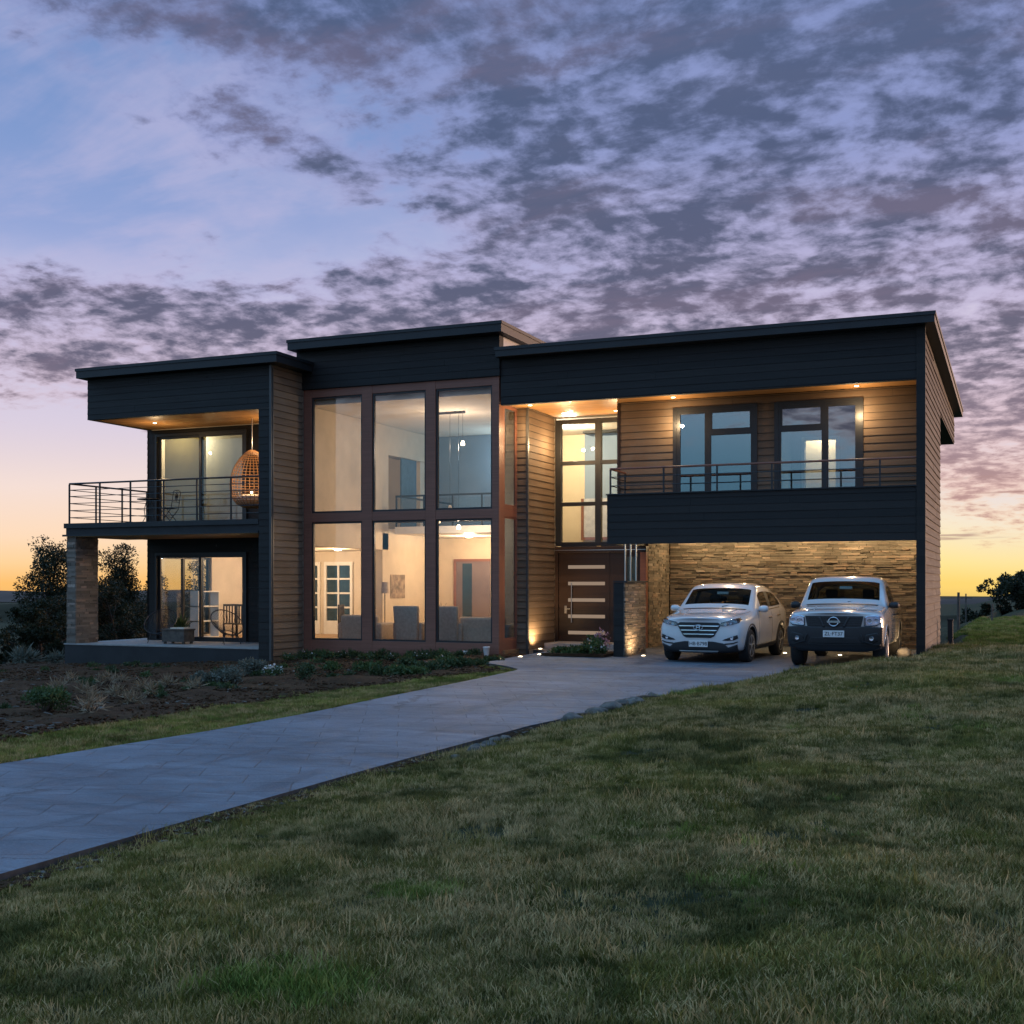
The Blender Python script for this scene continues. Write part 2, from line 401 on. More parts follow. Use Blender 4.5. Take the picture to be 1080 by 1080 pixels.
M['leaf_green'] = leaf_mat('garden_leaves', (0.035, 0.065, 0.020), (0.085, 0.13, 0.04))
M['leaf_straw'] = leaf_mat('straw_stalks', (0.16, 0.11, 0.06), (0.34, 0.26, 0.16))
M['flower'] = leaf_mat('white_petals', (0.6, 0.58, 0.55), (0.82, 0.80, 0.78))
M['flower_pink'] = leaf_mat('pink_petals', (0.45, 0.22, 0.26), (0.6, 0.35, 0.38))

def car_paint(name, col):
    m, N = mat(name)
    p = pos(N)
    f = N.noise(p, 220, 2, 0.5)
    dirt = N.noise(p, 3.5, 5, 0.6)
    c = N.mix(N.math('MULTIPLY', f, 0.10), col, tuple(v * 0.8 for v in col))
    c = N.mix(N.ss(dirt, 0.5, 0.8, 0, 0.14), c, (0.32, 0.28, 0.22))
    out(N, prin(N, c, 0.24, 0.0, None, spec=0.6, coat=1.0))
    return m
M['paint_white'] = car_paint('pearl_white_paint', (0.64, 0.64, 0.64))
M['paint_silver'] = car_paint('silver_white_paint', (0.57, 0.56, 0.55))
M['bumper'] = simple('dark_grey_bumper', (0.016, 0.017, 0.019), 0.5, 0, 0.1)
M['tyre'] = simple('tyre_rubber', (0.018, 0.018, 0.018), 0.85, 0, 0.2, 20)
M['alloy'] = simple('alloy_rim', (0.50, 0.50, 0.50), 0.3, 0.85, 0.06)
M['plate'] = simple('plate_white', (0.72, 0.72, 0.70), 0.45, 0, 0.03)
M['plate_ink'] = simple('plate_ink', (0.02, 0.02, 0.022), 0.5)
M['cabin'] = simple('cabin_trim', (0.045, 0.042, 0.040), 0.85)
M['reflector'] = simple('lamp_reflector', (0.55, 0.57, 0.62), 0.18, 0.9, 0.1)
M['red_plastic'] = simple('red_plastic', (0.25, 0.02, 0.02), 0.35)

# ------------------------------------------------------------------ mesh helpers
def link(o, parent=None):
    COL.objects.link(o)
    if parent is not None: o.parent = parent
    return o

def tag(o, label=None, cat=None, group=None, kind=None):
    if label: o['label'] = label
    if cat: o['category'] = cat
    if group: o['group'] = group
    if kind: o['kind'] = kind
    return o

def thing(name, label, cat, loc=(0, 0, 0), rz=0.0, group=None):
    o = bpy.data.objects.new(name, None)
    o.empty_display_size = 0.3
    o.location = loc; o.rotation_euler = (0, 0, rz)
    link(o)
    return tag(o, label, cat, group)

def mesh_obj(name, verts, faces, m, parent=None, smooth=False, tone=None):
    me = bpy.data.meshes.new(name)
    me.from_pydata([tuple(v) for v in verts], [], faces)
    if m is not None: me.materials.append(m)
    if smooth: me.polygons.foreach_set('use_smooth', [True] * len(me.polygons))
    if tone is not None:
        a = me.attributes.new('tone', 'FLOAT', 'FACE'); a.data.foreach_set('value', tone)
    me.update()
    o = bpy.data.objects.new(name, me)
    return link(o, parent)

class MB:
    def __init__(s): s.v = []; s.f = []; s.t = []
    def quad(s, a, b, c, d):
        i = len(s.v); s.v += [a, b, c, d]; s.f.append((i, i + 1, i + 2, i + 3)); return s
    def box(s, x0, x1, y0, y1, z0, z1):
        i = len(s.v)
        s.v += [(x0, y0, z0), (x1, y0, z0), (x1, y1, z0), (x0, y1, z0), (x0, y0, z1), (x1, y0, z1), (x1, y1, z1), (x0, y1, z1)]
        s.f += [(i, i + 3, i + 2, i + 1), (i + 4, i + 5, i + 6, i + 7), (i, i + 1, i + 5, i + 4), (i + 1, i + 2, i + 6, i + 5),
                (i + 2, i + 3, i + 7, i + 6), (i + 3, i, i + 4, i + 7)]
        return s
    def hexa(s, pts):
        """8 points, bottom ring then top ring"""
        i = len(s.v); s.v += [tuple(p) for p in pts]
        s.f += [(i, i + 3, i + 2, i + 1), (i + 4, i + 5, i + 6, i + 7), (i, i + 1, i + 5, i + 4), (i + 1, i + 2, i + 6, i + 5),
                (i + 2, i + 3, i + 7, i + 6), (i + 3, i, i + 4, i + 7)]
        return s
    def tube(s, pts, r, n=8, cap=True, closed=False):
        pts = [Vector(p) for p in pts]
        rr = r if isinstance(r, (list, tuple)) else [r] * len(pts)
        base = len(s.v); m = len(pts)
        up = None
        for k, p in enumerate(pts):
            if closed: t = pts[(k + 1) % m] - pts[k - 1]
            else: t = pts[min(k + 1, m - 1)] - pts[max(k - 1, 0)]
            t.normalize()
            if up is None:
                up = Vector((0, 0, 1)) if abs(t.z) < 0.9 else Vector((1, 0, 0))
            a = t.cross(up)
            if a.length < 1e-5: a = t.cross(Vector((0, 1, 0)))
            a.normalize(); b = a.cross(t); b.normalize(); up = b
            for q in range(n):
                an = 2 * math.pi * q / n
                s.v.append(tuple(p + (a * math.cos(an) + b * math.sin(an)) * rr[k]))
        for k in range(m if closed else m - 1):
            k2 = (k + 1) % m
            for q in range(n):
                q2 = (q + 1) % n
                s.f.append((base + k * n + q, base + k * n + q2, base + k2 * n + q2, base + k2 * n + q))
        if cap and not closed:
            s.f.append(tuple(base + q for q in range(n))[::-1])
            s.f.append(tuple(base + (m - 1) * n + q for q in range(n)))
        return s
    def lathe(s, prof, n=24, c=(0, 0, 0), axis='z'):
        base = len(s.v); m = len(prof)
        for (r, h) in prof:
            for q in range(n):
                an = 2 * math.pi * q / n
                if axis == 'z': s.v.append((c[0] + r * math.cos(an), c[1] + r * math.sin(an), c[2] + h))
                elif axis == 'x': s.v.append((c[0] + h, c[1] + r * math.cos(an), c[2] + r * math.sin(an)))
                else: s.v.append((c[0] + r * math.cos(an), c[1] + h, c[2] + r * math.sin(an)))
        for k in range(m - 1):
            for q in range(n):
                q2 = (q + 1) % n
                s.f.append((base + k * n + q, base + k * n + q2, base + (k + 1) * n + q2, base + (k + 1) * n + q))
        s.f.append(tuple(base + q for q in range(n))[::-1]); s.f.append(tuple(base + (m - 1) * n + q for q in range(n)))
        return s
    def build(s, name, m, parent=None, org=None, smooth=False, bevel=0.0):
        v = s.v if org is None else [(a - org[0], b - org[1], c - org[2]) for a, b, c in s.v]
        o = mesh_obj(name, v, s.f, m, parent, smooth, s.t if s.t else None)
        if bevel:
            b = o.modifiers.new('bevel', 'BEVEL'); b.width = bevel; b.segments = 2; b.limit_method = 'ANGLE'
        if smooth:
            for p_ in o.data.polygons: p_.use_smooth = True
            try: o.data.set_sharp_from_angle(angle=R(38))
            except Exception: pass
        return o

def lamp(name, kind, loc, power, color, parent=None, org=None, size=0.05, spot=None, blend=0.6, aim=None):
    l = bpy.data.lights.new(name, kind); l.energy = power; l.color = color
    if kind == 'SPOT':
        l.spot_size = R(spot or 100); l.spot_blend = blend; l.shadow_soft_size = size
    elif kind == 'AREA':
        l.shape = 'SQUARE'; l.size = size
    else: l.shadow_soft_size = size
    o = bpy.data.objects.new(name, l)
    loc = Vector(loc)
    o.location = loc - Vector(org) if org is not None else loc
    if aim is not None:
        o.rotation_euler = Vector(aim).to_track_quat('-Z', 'Y').to_euler()
    link(o, parent)
    return o

# ------------------------------------------------------------------ terrain
def lerp(a, b, t): return a + (b - a) * t
def sst(x, a, b):
    t = np.clip((x - a) / (b - a), 0, 1); return t * t * (3 - 2 * t)
RE = [(-40, -5.6), (0, -5.30), (6, -5.33), (9.5, -5.32), (12.9, -5.22), (15, -4.97), (17, -4.72), (19.4, -4.33), (21.4, -3.95), (22.6, -3.2), (23.4, -2.3), (24.3, -1.98), (33, -1.98)]
LE = [(-40, -9.2), (8.3, -8.58), (11, -8.34), (13, -8.32), (15.1, -8.46), (18.8, -8.62), (21.2, -8.8), (22.2, -9.6), (22.6, -10.25), (27.45, -10.6), (27.46, -11.1), (33, -11.1)]
def edge(tab, y):
    return np.interp(y, [a for a, _ in tab], [b for _, b in tab])

def terrain(x, y):
    x = np.asarray(x, float); y = np.asarray(y, float)
    xr = edge(RE, np.minimum(y, 21.4)); u = np.maximum(x - xr, 0.0)
    A = np.interp(y, [-30, 3, 10, 16, 20, 26], [0.40, 0.40, 0.46, 0.52, 0.52, 0.52])
    L = np.interp(y, [-30, 3, 10, 16, 20, 26], [4.2, 4.2, 3.4, 2.4, 2.2, 2.2])
    o = np.interp(y, [-30, 6, 12, 17], [-0.085, -0.08, -0.06, -0.03])
    hr = o + A * (1 - np.exp(-u / L))
    # behind the crest it falls to the house and the back field
    yc = np.interp(x, [-4, -3, -2, 0, 6], [21.0, 21.3, 22.4, 24.0, 26.0])
    fall = sst(y, yc, yc + np.interp(x, [-2, 0], [2.2, 5.0]))
    back = np.where(x < -1.7, -0.10, 0.16 - 0.010 * np.maximum(y - 28, 0))
    back = np.maximum(back, -1.4 - 0.004 * np.maximum(y - 160, 0))
    hr = hr * (1 - fall) + back * fall
    # left of the drive
    ul = np.maximum(edge(LE, np.minimum(y, 21)) - x, 0)
    hl = -0.05 - 0.034 * ul - 0.16 * np.maximum(ul - 16.2, 0) * sst(ul, 16.2, 20)
    hl = np.maximum(hl, -9 - 0.004 * ul)
    t = sst(x, -8.9, -5.2)
    h = hl * (1 - t) + hr * t
    drive = (x > edge(LE, y) - 0.0) & (x < edge(RE, y) + 0.0) & (y < 33)
    h = np.where(drive, np.minimum(h, -0.14), h)
    # behind the house on the left the hill drops into a valley
    w = 1 - sst(x, -14, -1.5 + 0.02 * y)
    dv = np.maximum(y - 34, 0)
    h = h - w * np.minimum(0.13 * dv, 9 + 0.003 * dv)
    far = np.sqrt(x * x + y * y)
    h = h - 12.0 * sst(far, 170, 900)
    h = h + (0.018 * np.sin(x * 1.7 + y * 0.6) + 0.014 * np.sin(y * 2.3 - x * 0.8)) * np.where(drive, 0, 1)
    return h

def graded(a, b, lo, hi, fine, n_out):
    mid = np.arange(lo, hi + 1e-6, fine)
    k = (np.linspace(0, 1, n_out) ** 2.6)[1:]
    return np.concatenate([lo - (lo - a) * k[::-1], mid, hi + (b - hi) * k])
gx = graded(-2600, 2600, -30, 12, 0.22, 46)
gy = graded(-160, 4200, -4, 40, 0.22, 46)
GX, GY = np.meshgrid(gx, gy)
GZ = terrain(GX, GY)
# long swells far away
GZ = GZ + 5.5 * sst(np.sqrt(GX ** 2 + GY ** 2), 500, 1600) * (0.5 + 0.5 * np.sin(GX / 310.0 + 1.0) * np.cos(GY / 420.0))
nx, ny = len(gx), len(gy)
vv = np.stack([GX.ravel(), GY.ravel(), GZ.ravel()], 1)
ii = np.arange(nx * ny).reshape(ny, nx)
ff = np.stack([ii[:-1, :-1].ravel(), ii[:-1, 1:].ravel(), ii[1:, 1:].ravel(), ii[1:, :-1].ravel()], 1)
def np_mesh(name, v, f, m, parent=None, smooth=False, tone=None):
    me = bpy.data.meshes.new(name)
    k = f.shape[1]
    me.vertices.add(len(v)); me.vertices.foreach_set('co', np.ascontiguousarray(v, np.float32).ravel())
    me.loops.add(f.size); me.loops.foreach_set('vertex_index', np.ascontiguousarray(f, np.int32).ravel())
    me.polygons.add(len(f)); me.polygons.foreach_set('loop_start', np.arange(0, f.size, k, dtype=np.int32))
    try: me.polygons.foreach_set('loop_total', np.full(len(f), k, np.int32))
    except Exception: pass
    if smooth: me.polygons.foreach_set('use_smooth', np.ones(len(f), bool))
    if tone is not None:
        a = me.attributes.new('tone', 'FLOAT', 'FACE'); a.data.foreach_set('value', np.ascontiguousarray(tone, np.float32))
    me.materials.append(m); me.update(calc_edges=True); me.validate()
    o = bpy.data.objects.new(name, me)
    return link(o, parent)
tag(np_mesh('ground', vv, ff, M['ground'], smooth=True), kind='structure')

# driveway slab with a real edge
def strip_slab(name, lo, hi, y0, y1, step, top, thick, m):
    ys = np.arange(y0, y1 + 1e-6, step); nxs = 10
    v = []; f = []
    for y in ys:
        a, b = float(edge(lo, y)), float(edge(hi, y))
        for k in range(nxs + 1): v.append((lerp(a, b, k / nxs), y, top))
    w = nxs + 1; n = len(ys)
    for j in range(n - 1):
        for k in range(nxs): f.append((j * w + k, j * w + k + 1, (j + 1) * w + k + 1, (j + 1) * w + k))
    c = len(v)
    for y in ys:
        v.append((float(edge(lo, y)) , y, top - thick)); v.append((float(edge(hi, y)), y, top - thick))
    for j in range(n - 1):
        f.append((j * w, (j + 1) * w, c + 2 * (j + 1), c + 2 * j))
        f.append((j * w + nxs, c + 2 * j + 1, c + 2 * (j + 1) + 1, (j + 1) * w + nxs))
    o = mesh_obj(name, v, f, m)
    o.data.materials.append(simple('slab_side', (0.055, 0.052, 0.048), 0.85, 0, 0.4, 8))  # sides coloured darker than the top to counter the horizon glow on them
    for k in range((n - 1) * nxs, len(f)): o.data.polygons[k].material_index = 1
    return tag(o, kind='structure')
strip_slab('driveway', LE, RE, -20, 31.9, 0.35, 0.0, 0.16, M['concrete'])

# soil bed: bumpy sheet left of the verge
def bed_edge(y): return np.interp(y, [4, 9.8, 14.2, 17, 19.5, 21.2, 22.2, 22.6, 25, 30], [-9.9, -10.0, -10.25, -9.95, -9.3, -8.98, -9.85, -10.5, -10.65, -10.7])
bx = np.arange(0, 1.0001, 1 / 110); by = np.arange(5.0, 27.3, 0.16)
BU, BY = np.meshgrid(bx, by)
BX = bed_edge(BY) + 0.12 * np.sin(BY * 3.1) + 0.07 * np.sin(BY * 7.7) - BU * 17.5
BZ = terrain(BX, BY) + 0.035
lump = np.array([[mnoise.fractal(Vector((x * 1.3, y * 1.3, 0.4)), 1.0, 2.0, 5) for x, y in zip(rx, ry)] for rx, ry in zip(BX, BY)])
BZ = BZ + 0.085 * lump * np.minimum(1, BU * 14 + 0.1) - 0.06 * np.maximum(0, 1 - BU * 60)
jj = np.arange(BX.size).reshape(BX.shape)
bf = np.stack([jj[:-1, :-1].ravel(), jj[1:, :-1].ravel(), jj[1:, 1:].ravel(), jj[:-1, 1:].ravel()], 1)
tag(np_mesh('garden_soil', np.stack([BX.ravel(), BY.ravel(), BZ.ravel()], 1), bf, M['soil'], smooth=True), kind='structure')
def gz(x, y): return float(terrain(np.array([x]), np.array([y]))[0])

# ================================================================== HOUSE
HO = (-12.0, 28.0, 0.0)
house = thing('house', 'large dark two-storey timber house with flat roofs, tall framed windows and open carport', 'house', HO)
def hp(mb, name, m, parent=None, bevel=0.0, smooth=False):
    return mb.build(name, m, parent or house, HO, smooth, bevel)

def rects_minus(u0, u1, z0, z1, holes):
    """split a rectangle round rectangular holes (u0,u1,z0,z1)"""
    zs = sorted({z0, z1, *[min(max(h[2], z0), z1) for h in holes], *[min(max(h[3], z0), z1) for h in holes]})
    res = []
    for a, b in zip(zs, zs[1:]):
        if b - a < 1e-5: continue
        segs = [(u0, u1)]
        for h in holes:
            if h[2] < (a + b) / 2 < h[3]:
                ns = []
                for s0, s1 in segs:
                    if h[0] > s0: ns.append((s0, min(s1, h[0])))
                    if h[1] < s1: ns.append((max(s0, h[1]), s1))
                segs = [q for q in ns if q[1] - q[0] > 1e-4]
        res += [(s0, s1, a, b) for s0, s1 in segs]
    return res

def wall(mb, axis, at, thick, u0, u1, z0, z1, holes=()):
    """a wall slab from at to at+thick along the axis normal, with openings"""
    lo, hi = min(at, at + thick), max(at, at + thick)
    for a, b, c, d in rects_minus(u0, u1, z0, z1, holes):
        if axis == 'y': mb.box(a, b, lo, hi, c, d)
        else: mb.box(lo, hi, a, b, c, d)
    return mb

def siding(mb, axis, at, sgn, u0, u1, z0, z1, holes=(), bh=0.17, lap=0.012):
    """lapped boards standing proud of plane 'at' towards sgn"""
    k0 = math.floor(z0 / bh); k1 = math.ceil(z1 / bh)
    for k in range(k0, k1):
        a, b = max(z0, k * bh), min(z1, (k + 1) * bh)
        if b - a < 0.004: continue
        pieces = []
        for s0, s1, c, d in rects_minus(u0, u1, a, b, holes):
            u = s0
            while u < s1 - 1e-4:
                L = rng.uniform(1.4, 4.2)
                e_ = s1 if s1 - u - L < 0.5 else u + L
                pieces.append((u, e_ - (0.004 if e_ < s1 else 0), c, d)); u = e_
        for s0, s1, c, d in pieces:
            j = rng.uniform(-0.0025, 0.0025)
            pb = at + sgn * (lap * (1 - (c - k * bh) / bh * 0.8) + j); pt = at + sgn * (lap * (1 - (d - k * bh) / bh * 0.8) + j)
            if axis == 'y': q = [(s0, at, c), (s1, at, c), (s1, pb, c), (s0, pb, c), (s0, at, d), (s1, at, d), (s1, pt, d), (s0, pt, d)]
            else: q = [(at, s0, c), (at, s1, c), (pb, s1, c), (pb, s0, c), (at, s0, d), (at, s1, d), (pt, s1, d), (pt, s0, d)]
            if (axis == 'y') == (sgn < 0): q = [q[1], q[0], q[3], q[2], q[5], q[4], q[7], q[6]]
            mb.hexa(q)
    return mb

def stonework(mb, axis, at, sgn, u0, u1, z0, z1, depth=0.035, rmin=0.03, rmax=0.09):
    z = z0
    while z < z1 - 0.012:
        h = min(rng.uniform(rmin, rmax), z1 - z)
        if z1 - z - h < 0.02: h = z1 - z
        u = u0
        while u < u1 - 0.02:
            w = min(rng.uniform(0.10, 0.50), u1 - u)
            if u1 - u - w < 0.06: w = u1 - u
            dd = depth * (0.18 + 0.82 * rng.beta(1.3, 2.2))
            g = 0.003
            a, b = (at, at + sgn * dd) if sgn > 0 else (at + sgn * dd, at)
            if axis == 'y': mb.box(u + g, u + w - g, a, b, z + g, z + h - g)
            else: mb.box(a, b, u + g, u + w - g, z + g, z + h - g)
            mb.t += [float(rng.beta(1.6, 1.9))] * 6
            u += w
        z += h
    return mb

def window(axis, at, u0, u1, z0, z1, fr=0.06, dep=0.07, frame='black_metal', glass='glass', sgn=-1, name='window', bars=(), parent=None):
    """frame mesh with its pane as a child; 'at' is the outer face, sgn the way it faces"""
    mb = MB(); lo, hi = sorted((at, at - sgn * dep))
    def bx(a, b, c, d, l=lo, h=hi, q=mb):
        if axis == 'y': q.box(a, b, l, h, c, d)
        else: q.box(l, h, a, b, c, d)
    bx(u0, u0 + fr, z0, z1); bx(u1 - fr, u1, z0, z1)
    bx(u0 + fr, u1 - fr, z0, z0 + fr); bx(u0 + fr, u1 - fr, z1 - fr, z1)
    for (a, b, c, d) in bars: bx(a, b, c, d)
    w = hp(mb, name, M[frame], parent)
    g = MB(); mid = (lo + hi) / 2
    bx(u0 + fr - 0.01, u1 - fr + 0.01, z0 + fr - 0.01, z1 - fr + 0.01, mid - 0.006, mid + 0.006, g)
    hp(g, 'pane', M[glass], w)
    return w

# ---- left wing -------------------------------------------------------------------------
wl = MB()
wall(wl, 'x', -17.03, -0.36, 25.0, 33.3, -0.8, 7.05, [(26.75, 30.55, -0.05, 2.62), (30.9, 33.0, 3.25, 5.4)])
wall(wl, 'x', -22.70, -0.15, 27.44, 33.3, -0.8, 7.05, [(27.75, 30.15, 0.10, 2.42), (28.0, 31.6, 4.2, 5.7)])
wall(wl, 'y', 33.15, 0.15, -22.70, -17.39, -0.8, 7.05)
wall(wl, 'y', 27.43, 0.12, -22.70, -17.39, -0.8, 7.05, [(-22.53, -19.50, 0.03, 2.50), (-22.53, -19.50, 3.27, 5.86)])
hp(wl, 'wall', M['plaster'])
hp(siding(MB(), 'x', -17.03, 1, 25.0, 26.40, -0.75, 7.05, lap=0.022), 'side_siding', M['siding'])
hp(siding(MB(), 'y', 25.0, -1, -17.40, -17.03, -0.75, 5.98), 'fin_cladding', M['black'])
hp(siding(MB(), 'y', 27.43, -1, -22.85, -17.40, 2.50, 5.98, [(-22.53, -19.50, 3.27, 5.86)]), 'recess_cladding', M['black'])
hp(siding(MB(), 'y', 27.43, -1, -22.85, -22.53, 0.03, 2.50), 'recess_cladding', M['black'])
hp(siding(MB(), 'y', 27.43, -1, -19.50, -17.40, 0.03, 2.50), 'recess_cladding', M['black'])
hp(siding(MB(), 'x', -22.85, -1, 27.4, 33.3, -0.75, 7.05, [(27.75, 30.15, 0.10, 2.42), (28.0, 31.6, 4.2, 5.7)]), 'end_cladding', M['black'])
f = MB().box(-22.80, -17.03, 25.003, 25.12, 5.98, 7.05); f.box(-22.80, -22.70, 25.12, 27.4, 5.98, 7.05)
hp(f, 'fascia_core', M['dark_slab'])
hp(siding(MB(), 'y', 25.0, -1, -22.83, -17.03, 5.985, 7.05), 'fascia', M['black'])
hp(siding(MB(), 'x', -22.80, -1, 25.0, 27.4, 5.985, 7.05), 'fascia', M['black'])
hp(MB().box(-17.06, -17.0, 24.95, 25.0, -0.7, 7.05).box(-17.03, -16.985, 25.0, 25.03, -0.7, 7.05), 'corner_trim', M['trim'])
hp(MB().box(-22.70, -17.40, 25.12, 27.40, 6.0, 6.03), 'soffit', M['soffit'])
def roof(name_z, x0, x1, y0, y1, z0, z1, drop=0.0):
    mb = MB()
    t = (z0, z1)
    mb.hexa([(x0, y0, z0), (x1, y0, z0), (x1, y1, z0 - drop), (x0, y1, z0 - drop), (x0, y0, z1), (x1, y0, z1), (x1, y1, z1 - drop), (x0, y1, z1 - drop)])
    # drip edge standing 2 cm proud along the top
    e = 0.022
    mb.hexa([(x0 - e, y0 - e, z1 - 0.07), (x1 + e, y0 - e, z1 - 0.07), (x1 + e, y1 + e, z1 - 0.07 - drop), (x0 - e, y1 + e, z1 - 0.07 - drop),
             (x0 - e, y0 - e, z1 + 0.006), (x1 + e, y0 - e, z1 + 0.006), (x1 + e, y1 + e, z1 + 0.006 - drop), (x0 - e, y1 + e, z1 + 0.006 - drop)])
    return hp(mb, 'roof', M['roof_metal'])
roof('left', -22.97, -16.70, 24.72, 33.6, 7.06, 7.31)
# balcony slab and porch slab
b = MB().box(-23.6, -17.40, 25.03, 27.43, 2.92, 3.22); b.box(-23.6, -22.87, 27.43, 29.6, 2.92, 3.22)
hp(b, 'balcony_slab', M['dark_slab'])
hp(MB().box(-23.64, -17.41, 24.985, 25.03, 3.12, 3.25).box(-23.64, -23.6, 25.03, 29.62, 3.12, 3.25).box(-23.68, -17.41, 24.97, 25.0, 2.90, 2.95), 'balcony_edge', M['roof_metal'])
hp(MB().box(-23.59, -17.41, 25.04, 27.42, 2.89, 2.917), 'porch_ceiling', M['soffit'])
b = MB().box(-23.62, -17.40, 25.0, 27.43, -0.9, 0.0); b.box(-23.62, -22.87, 27.43, 29.6, -0.9, 0.0)
hp(b, 'porch_plinth', M['dark_slab'])
hp(MB().box(-23.64, -17.41, 24.985, 27.425, 0.002, 0.035).box(-23.64, -22.875, 27.425, 29.6, 0.002, 0.035), 'porch_floor', M['grey_slab'])
s = MB(); s.box(-23.56, -23.30, 25.06, 25.86, 0.035, 2.89); s.t = [0.2] * 6
stonework(s, 'x', -23.30, 1, 25.03, 25.90, 0.036, 2.888); stonework(s, 'y', 25.06, -1, -23.59, -23.27, 0.036, 2.888)
stonework(s, 'x', -23.56, -1, 25.03, 25.90, 0.036, 2.888); stonework(s, 'y', 25.86, 1, -23.59, -23.27, 0.036, 2.888)
hp(s, 'porch_pier', M['stone'])
# sliding doors, two leaves each
def slider(z0, z1, gl):
    fr = MB().box(-22.56, -22.50, 27.36, 27.55, z0, z1).box(-19.53, -19.46, 27.36, 27.55, z0, z1).box(-22.50, -19.53, 27.36, 27.55, z1 - 0.07, z1).box(-22.50, -19.53, 27.36, 27.55, z0 - 0.02, z0 + 0.04)
    d = hp(fr, 'sliding_door', M['black_metal'])
    for (a, b_, y) in ((-22.50, -20.97, 27.47), (-21.05, -19.53, 27.41)):
        mb = MB(); q = 0.075
        mb.box(a, a + q, y - 0.025, y + 0.025, z0 + 0.04, z1 - 0.07).box(b_ - q, b_, y - 0.025, y + 0.025, z0 + 0.04, z1 - 0.07)
        mb.box(a + q, b_ - q, y - 0.025, y + 0.025, z0 + 0.04, z0 + 0.12).box(a + q, b_ - q, y - 0.025, y + 0.025, z1 - 0.14, z1 - 0.07)
        hp(mb, 'leaf_frame', M['black_metal'], d)
        hp(MB().box(a + q - .01, b_ - q + .01, y - 0.006, y + 0.006, z0 + 0.11, z1 - 0.13), 'pane', M[gl], d)
    return d
slider(0.03, 2.50, 'glass')
slider(3.27, 5.86, 'glass')
# rear windows of the left wing, the sunset shows through
window('x', -22.87, 27.75, 30.15, 0.10, 2.42, 0.06, 0.08, bars=((28.90, 28.99, 0.16, 2.36),), sgn=-1)
window('x', -22.87, 28.0, 31.6, 4.2, 5.7, 0.06, 0.08, sgn=-1)
# floors and ceilings inside
hp(MB().box(-22.70, -17.39, 27.55, 33.15, -0.1, 0.02).box(-17.03, -11.45, 26.62, 34.0, -0.1, 0.02), 'ground_floor', M['floor_wood'])
hp(MB().box(-22.70, -17.39, 27.55, 33.15, 2.66, 2.9), 'room_ceiling', M['ceiling'])
hp(MB().box(-22.70, -17.39, 27.55, 33.15, 3.0, 3.24), 'upper_floor', M['floor_wood'])
hp(MB().box(-22.70, -17.39, 27.55, 33.15, 6.0, 6.2), 'room_ceiling', M['ceiling'])
# half-drawn roller blind behind the left upper pane
hp(MB().box(-22.45, -21.03, 27.66, 27.675, 3.30, 5.76).tube([(-22.47, 27.667, 5.80), (-21.0, 27.667, 5.80)], 0.035), 'roller_blind', leaf_mat('linen_blind', (0.60, 0.55, 0.38), (0.60, 0.55, 0.38), 0.9, 0.5))
hp(MB().box(-21.75, -20.0, 28.35, 28.47, 3.25, 5.99), 'partition', simple('grey_partition', (0.50, 0.50, 0.50), 0.9, 0, 0.04, 2))
# garden doors with white glazing bars in the back wall of the lower room
def french(x0, x1, cols=2, rows=4):
    y = 33.14; zt = 2.24
    mb = MB(); mb.box(x0 - 0.09, x0, y - 0.06, y, 0.02, zt + 0.09).box(x1, x1 + 0.09, y - 0.06, y, 0.02, zt + 0.09).box(x0, x1, y - 0.06, y, zt, zt + 0.09)
    mb.box(x0, x1, y - 0.05, y - 0.01, 0.02, 0.42)
    for k in range(1, cols): c = lerp(x0, x1, k / cols); mb.box(c - 0.028, c + 0.028, y - 0.05, y - 0.012, 0.42, zt)
    for k in range(0, rows + 1): c = lerp(0.42, zt, k / rows); mb.box(x0, x1, y - 0.048, y - 0.014, c - 0.028, min(zt - 0.001, c + 0.028))
    d = hp(mb, 'glazed_door', M['white_paint'])
    hp(MB().box(x0, x1, y - 0.008, y - 0.004, 0.42, zt), 'pane', simple('night_glass', (0.035, 0.065, 0.09), 0.08, 0, 0.1), d)
french(-20.45, -19.58); french(-21.75, -20.78)
# ---- tower -----------------------------------------------------------------------------
TW = MB()
gx0 = [-16.72, -14.94, -13.16]; gx1 = [-15.32, -13.52, -11.73]
zr_ = [(0.24, 3.17), (3.49, 6.37)]
e = 0.045
xs = [-17.0, gx0[0] - e, gx1[0] + e, gx0[1] - e, gx1[1] + e, gx0[2] - e, gx1[2] + e, -11.5]
for a, b_ in zip(xs[0::2], xs[1::2]): TW.box(a, b_, 26.40, 26.58, -0.7, 6.62)
for (a, b_) in ((-0.7, 0.24 - e), (3.17 + e, 3.49 - e), (6.37 + e, 6.62)):
    for i in range(3): TW.box(gx0[i] - e, gx1[i] + e, 26.407, 26.57, a, b_)
hp(TW, 'timber_frame', M['frame_wood'], bevel=0.006)
for i in range(3):
    for (a, b_) in zr_:
        window('y', 26.435, gx0[i] - e + 0.001, gx1[i] + e - 0.001, a - e + 0.001, b_ + e - 0.001, e, 0.07)
hp(MB().box(-17.15, -11.47, 26.36, 26.6, 6.625, 7.6), 'fascia_core', M['dark_slab'])
hp(siding(MB(), 'y', 26.36, -1, -17.18, -11.47, 6.62, 7.6), 'fascia', M['black'])
hp(siding(MB(), 'x', -17.15, -1, 26.36, 33, 7.3, 7.6), 'fascia', M['black'])
roof('tower', -17.24, -11.28, 26.02, 34.4, 7.61, 7.86)
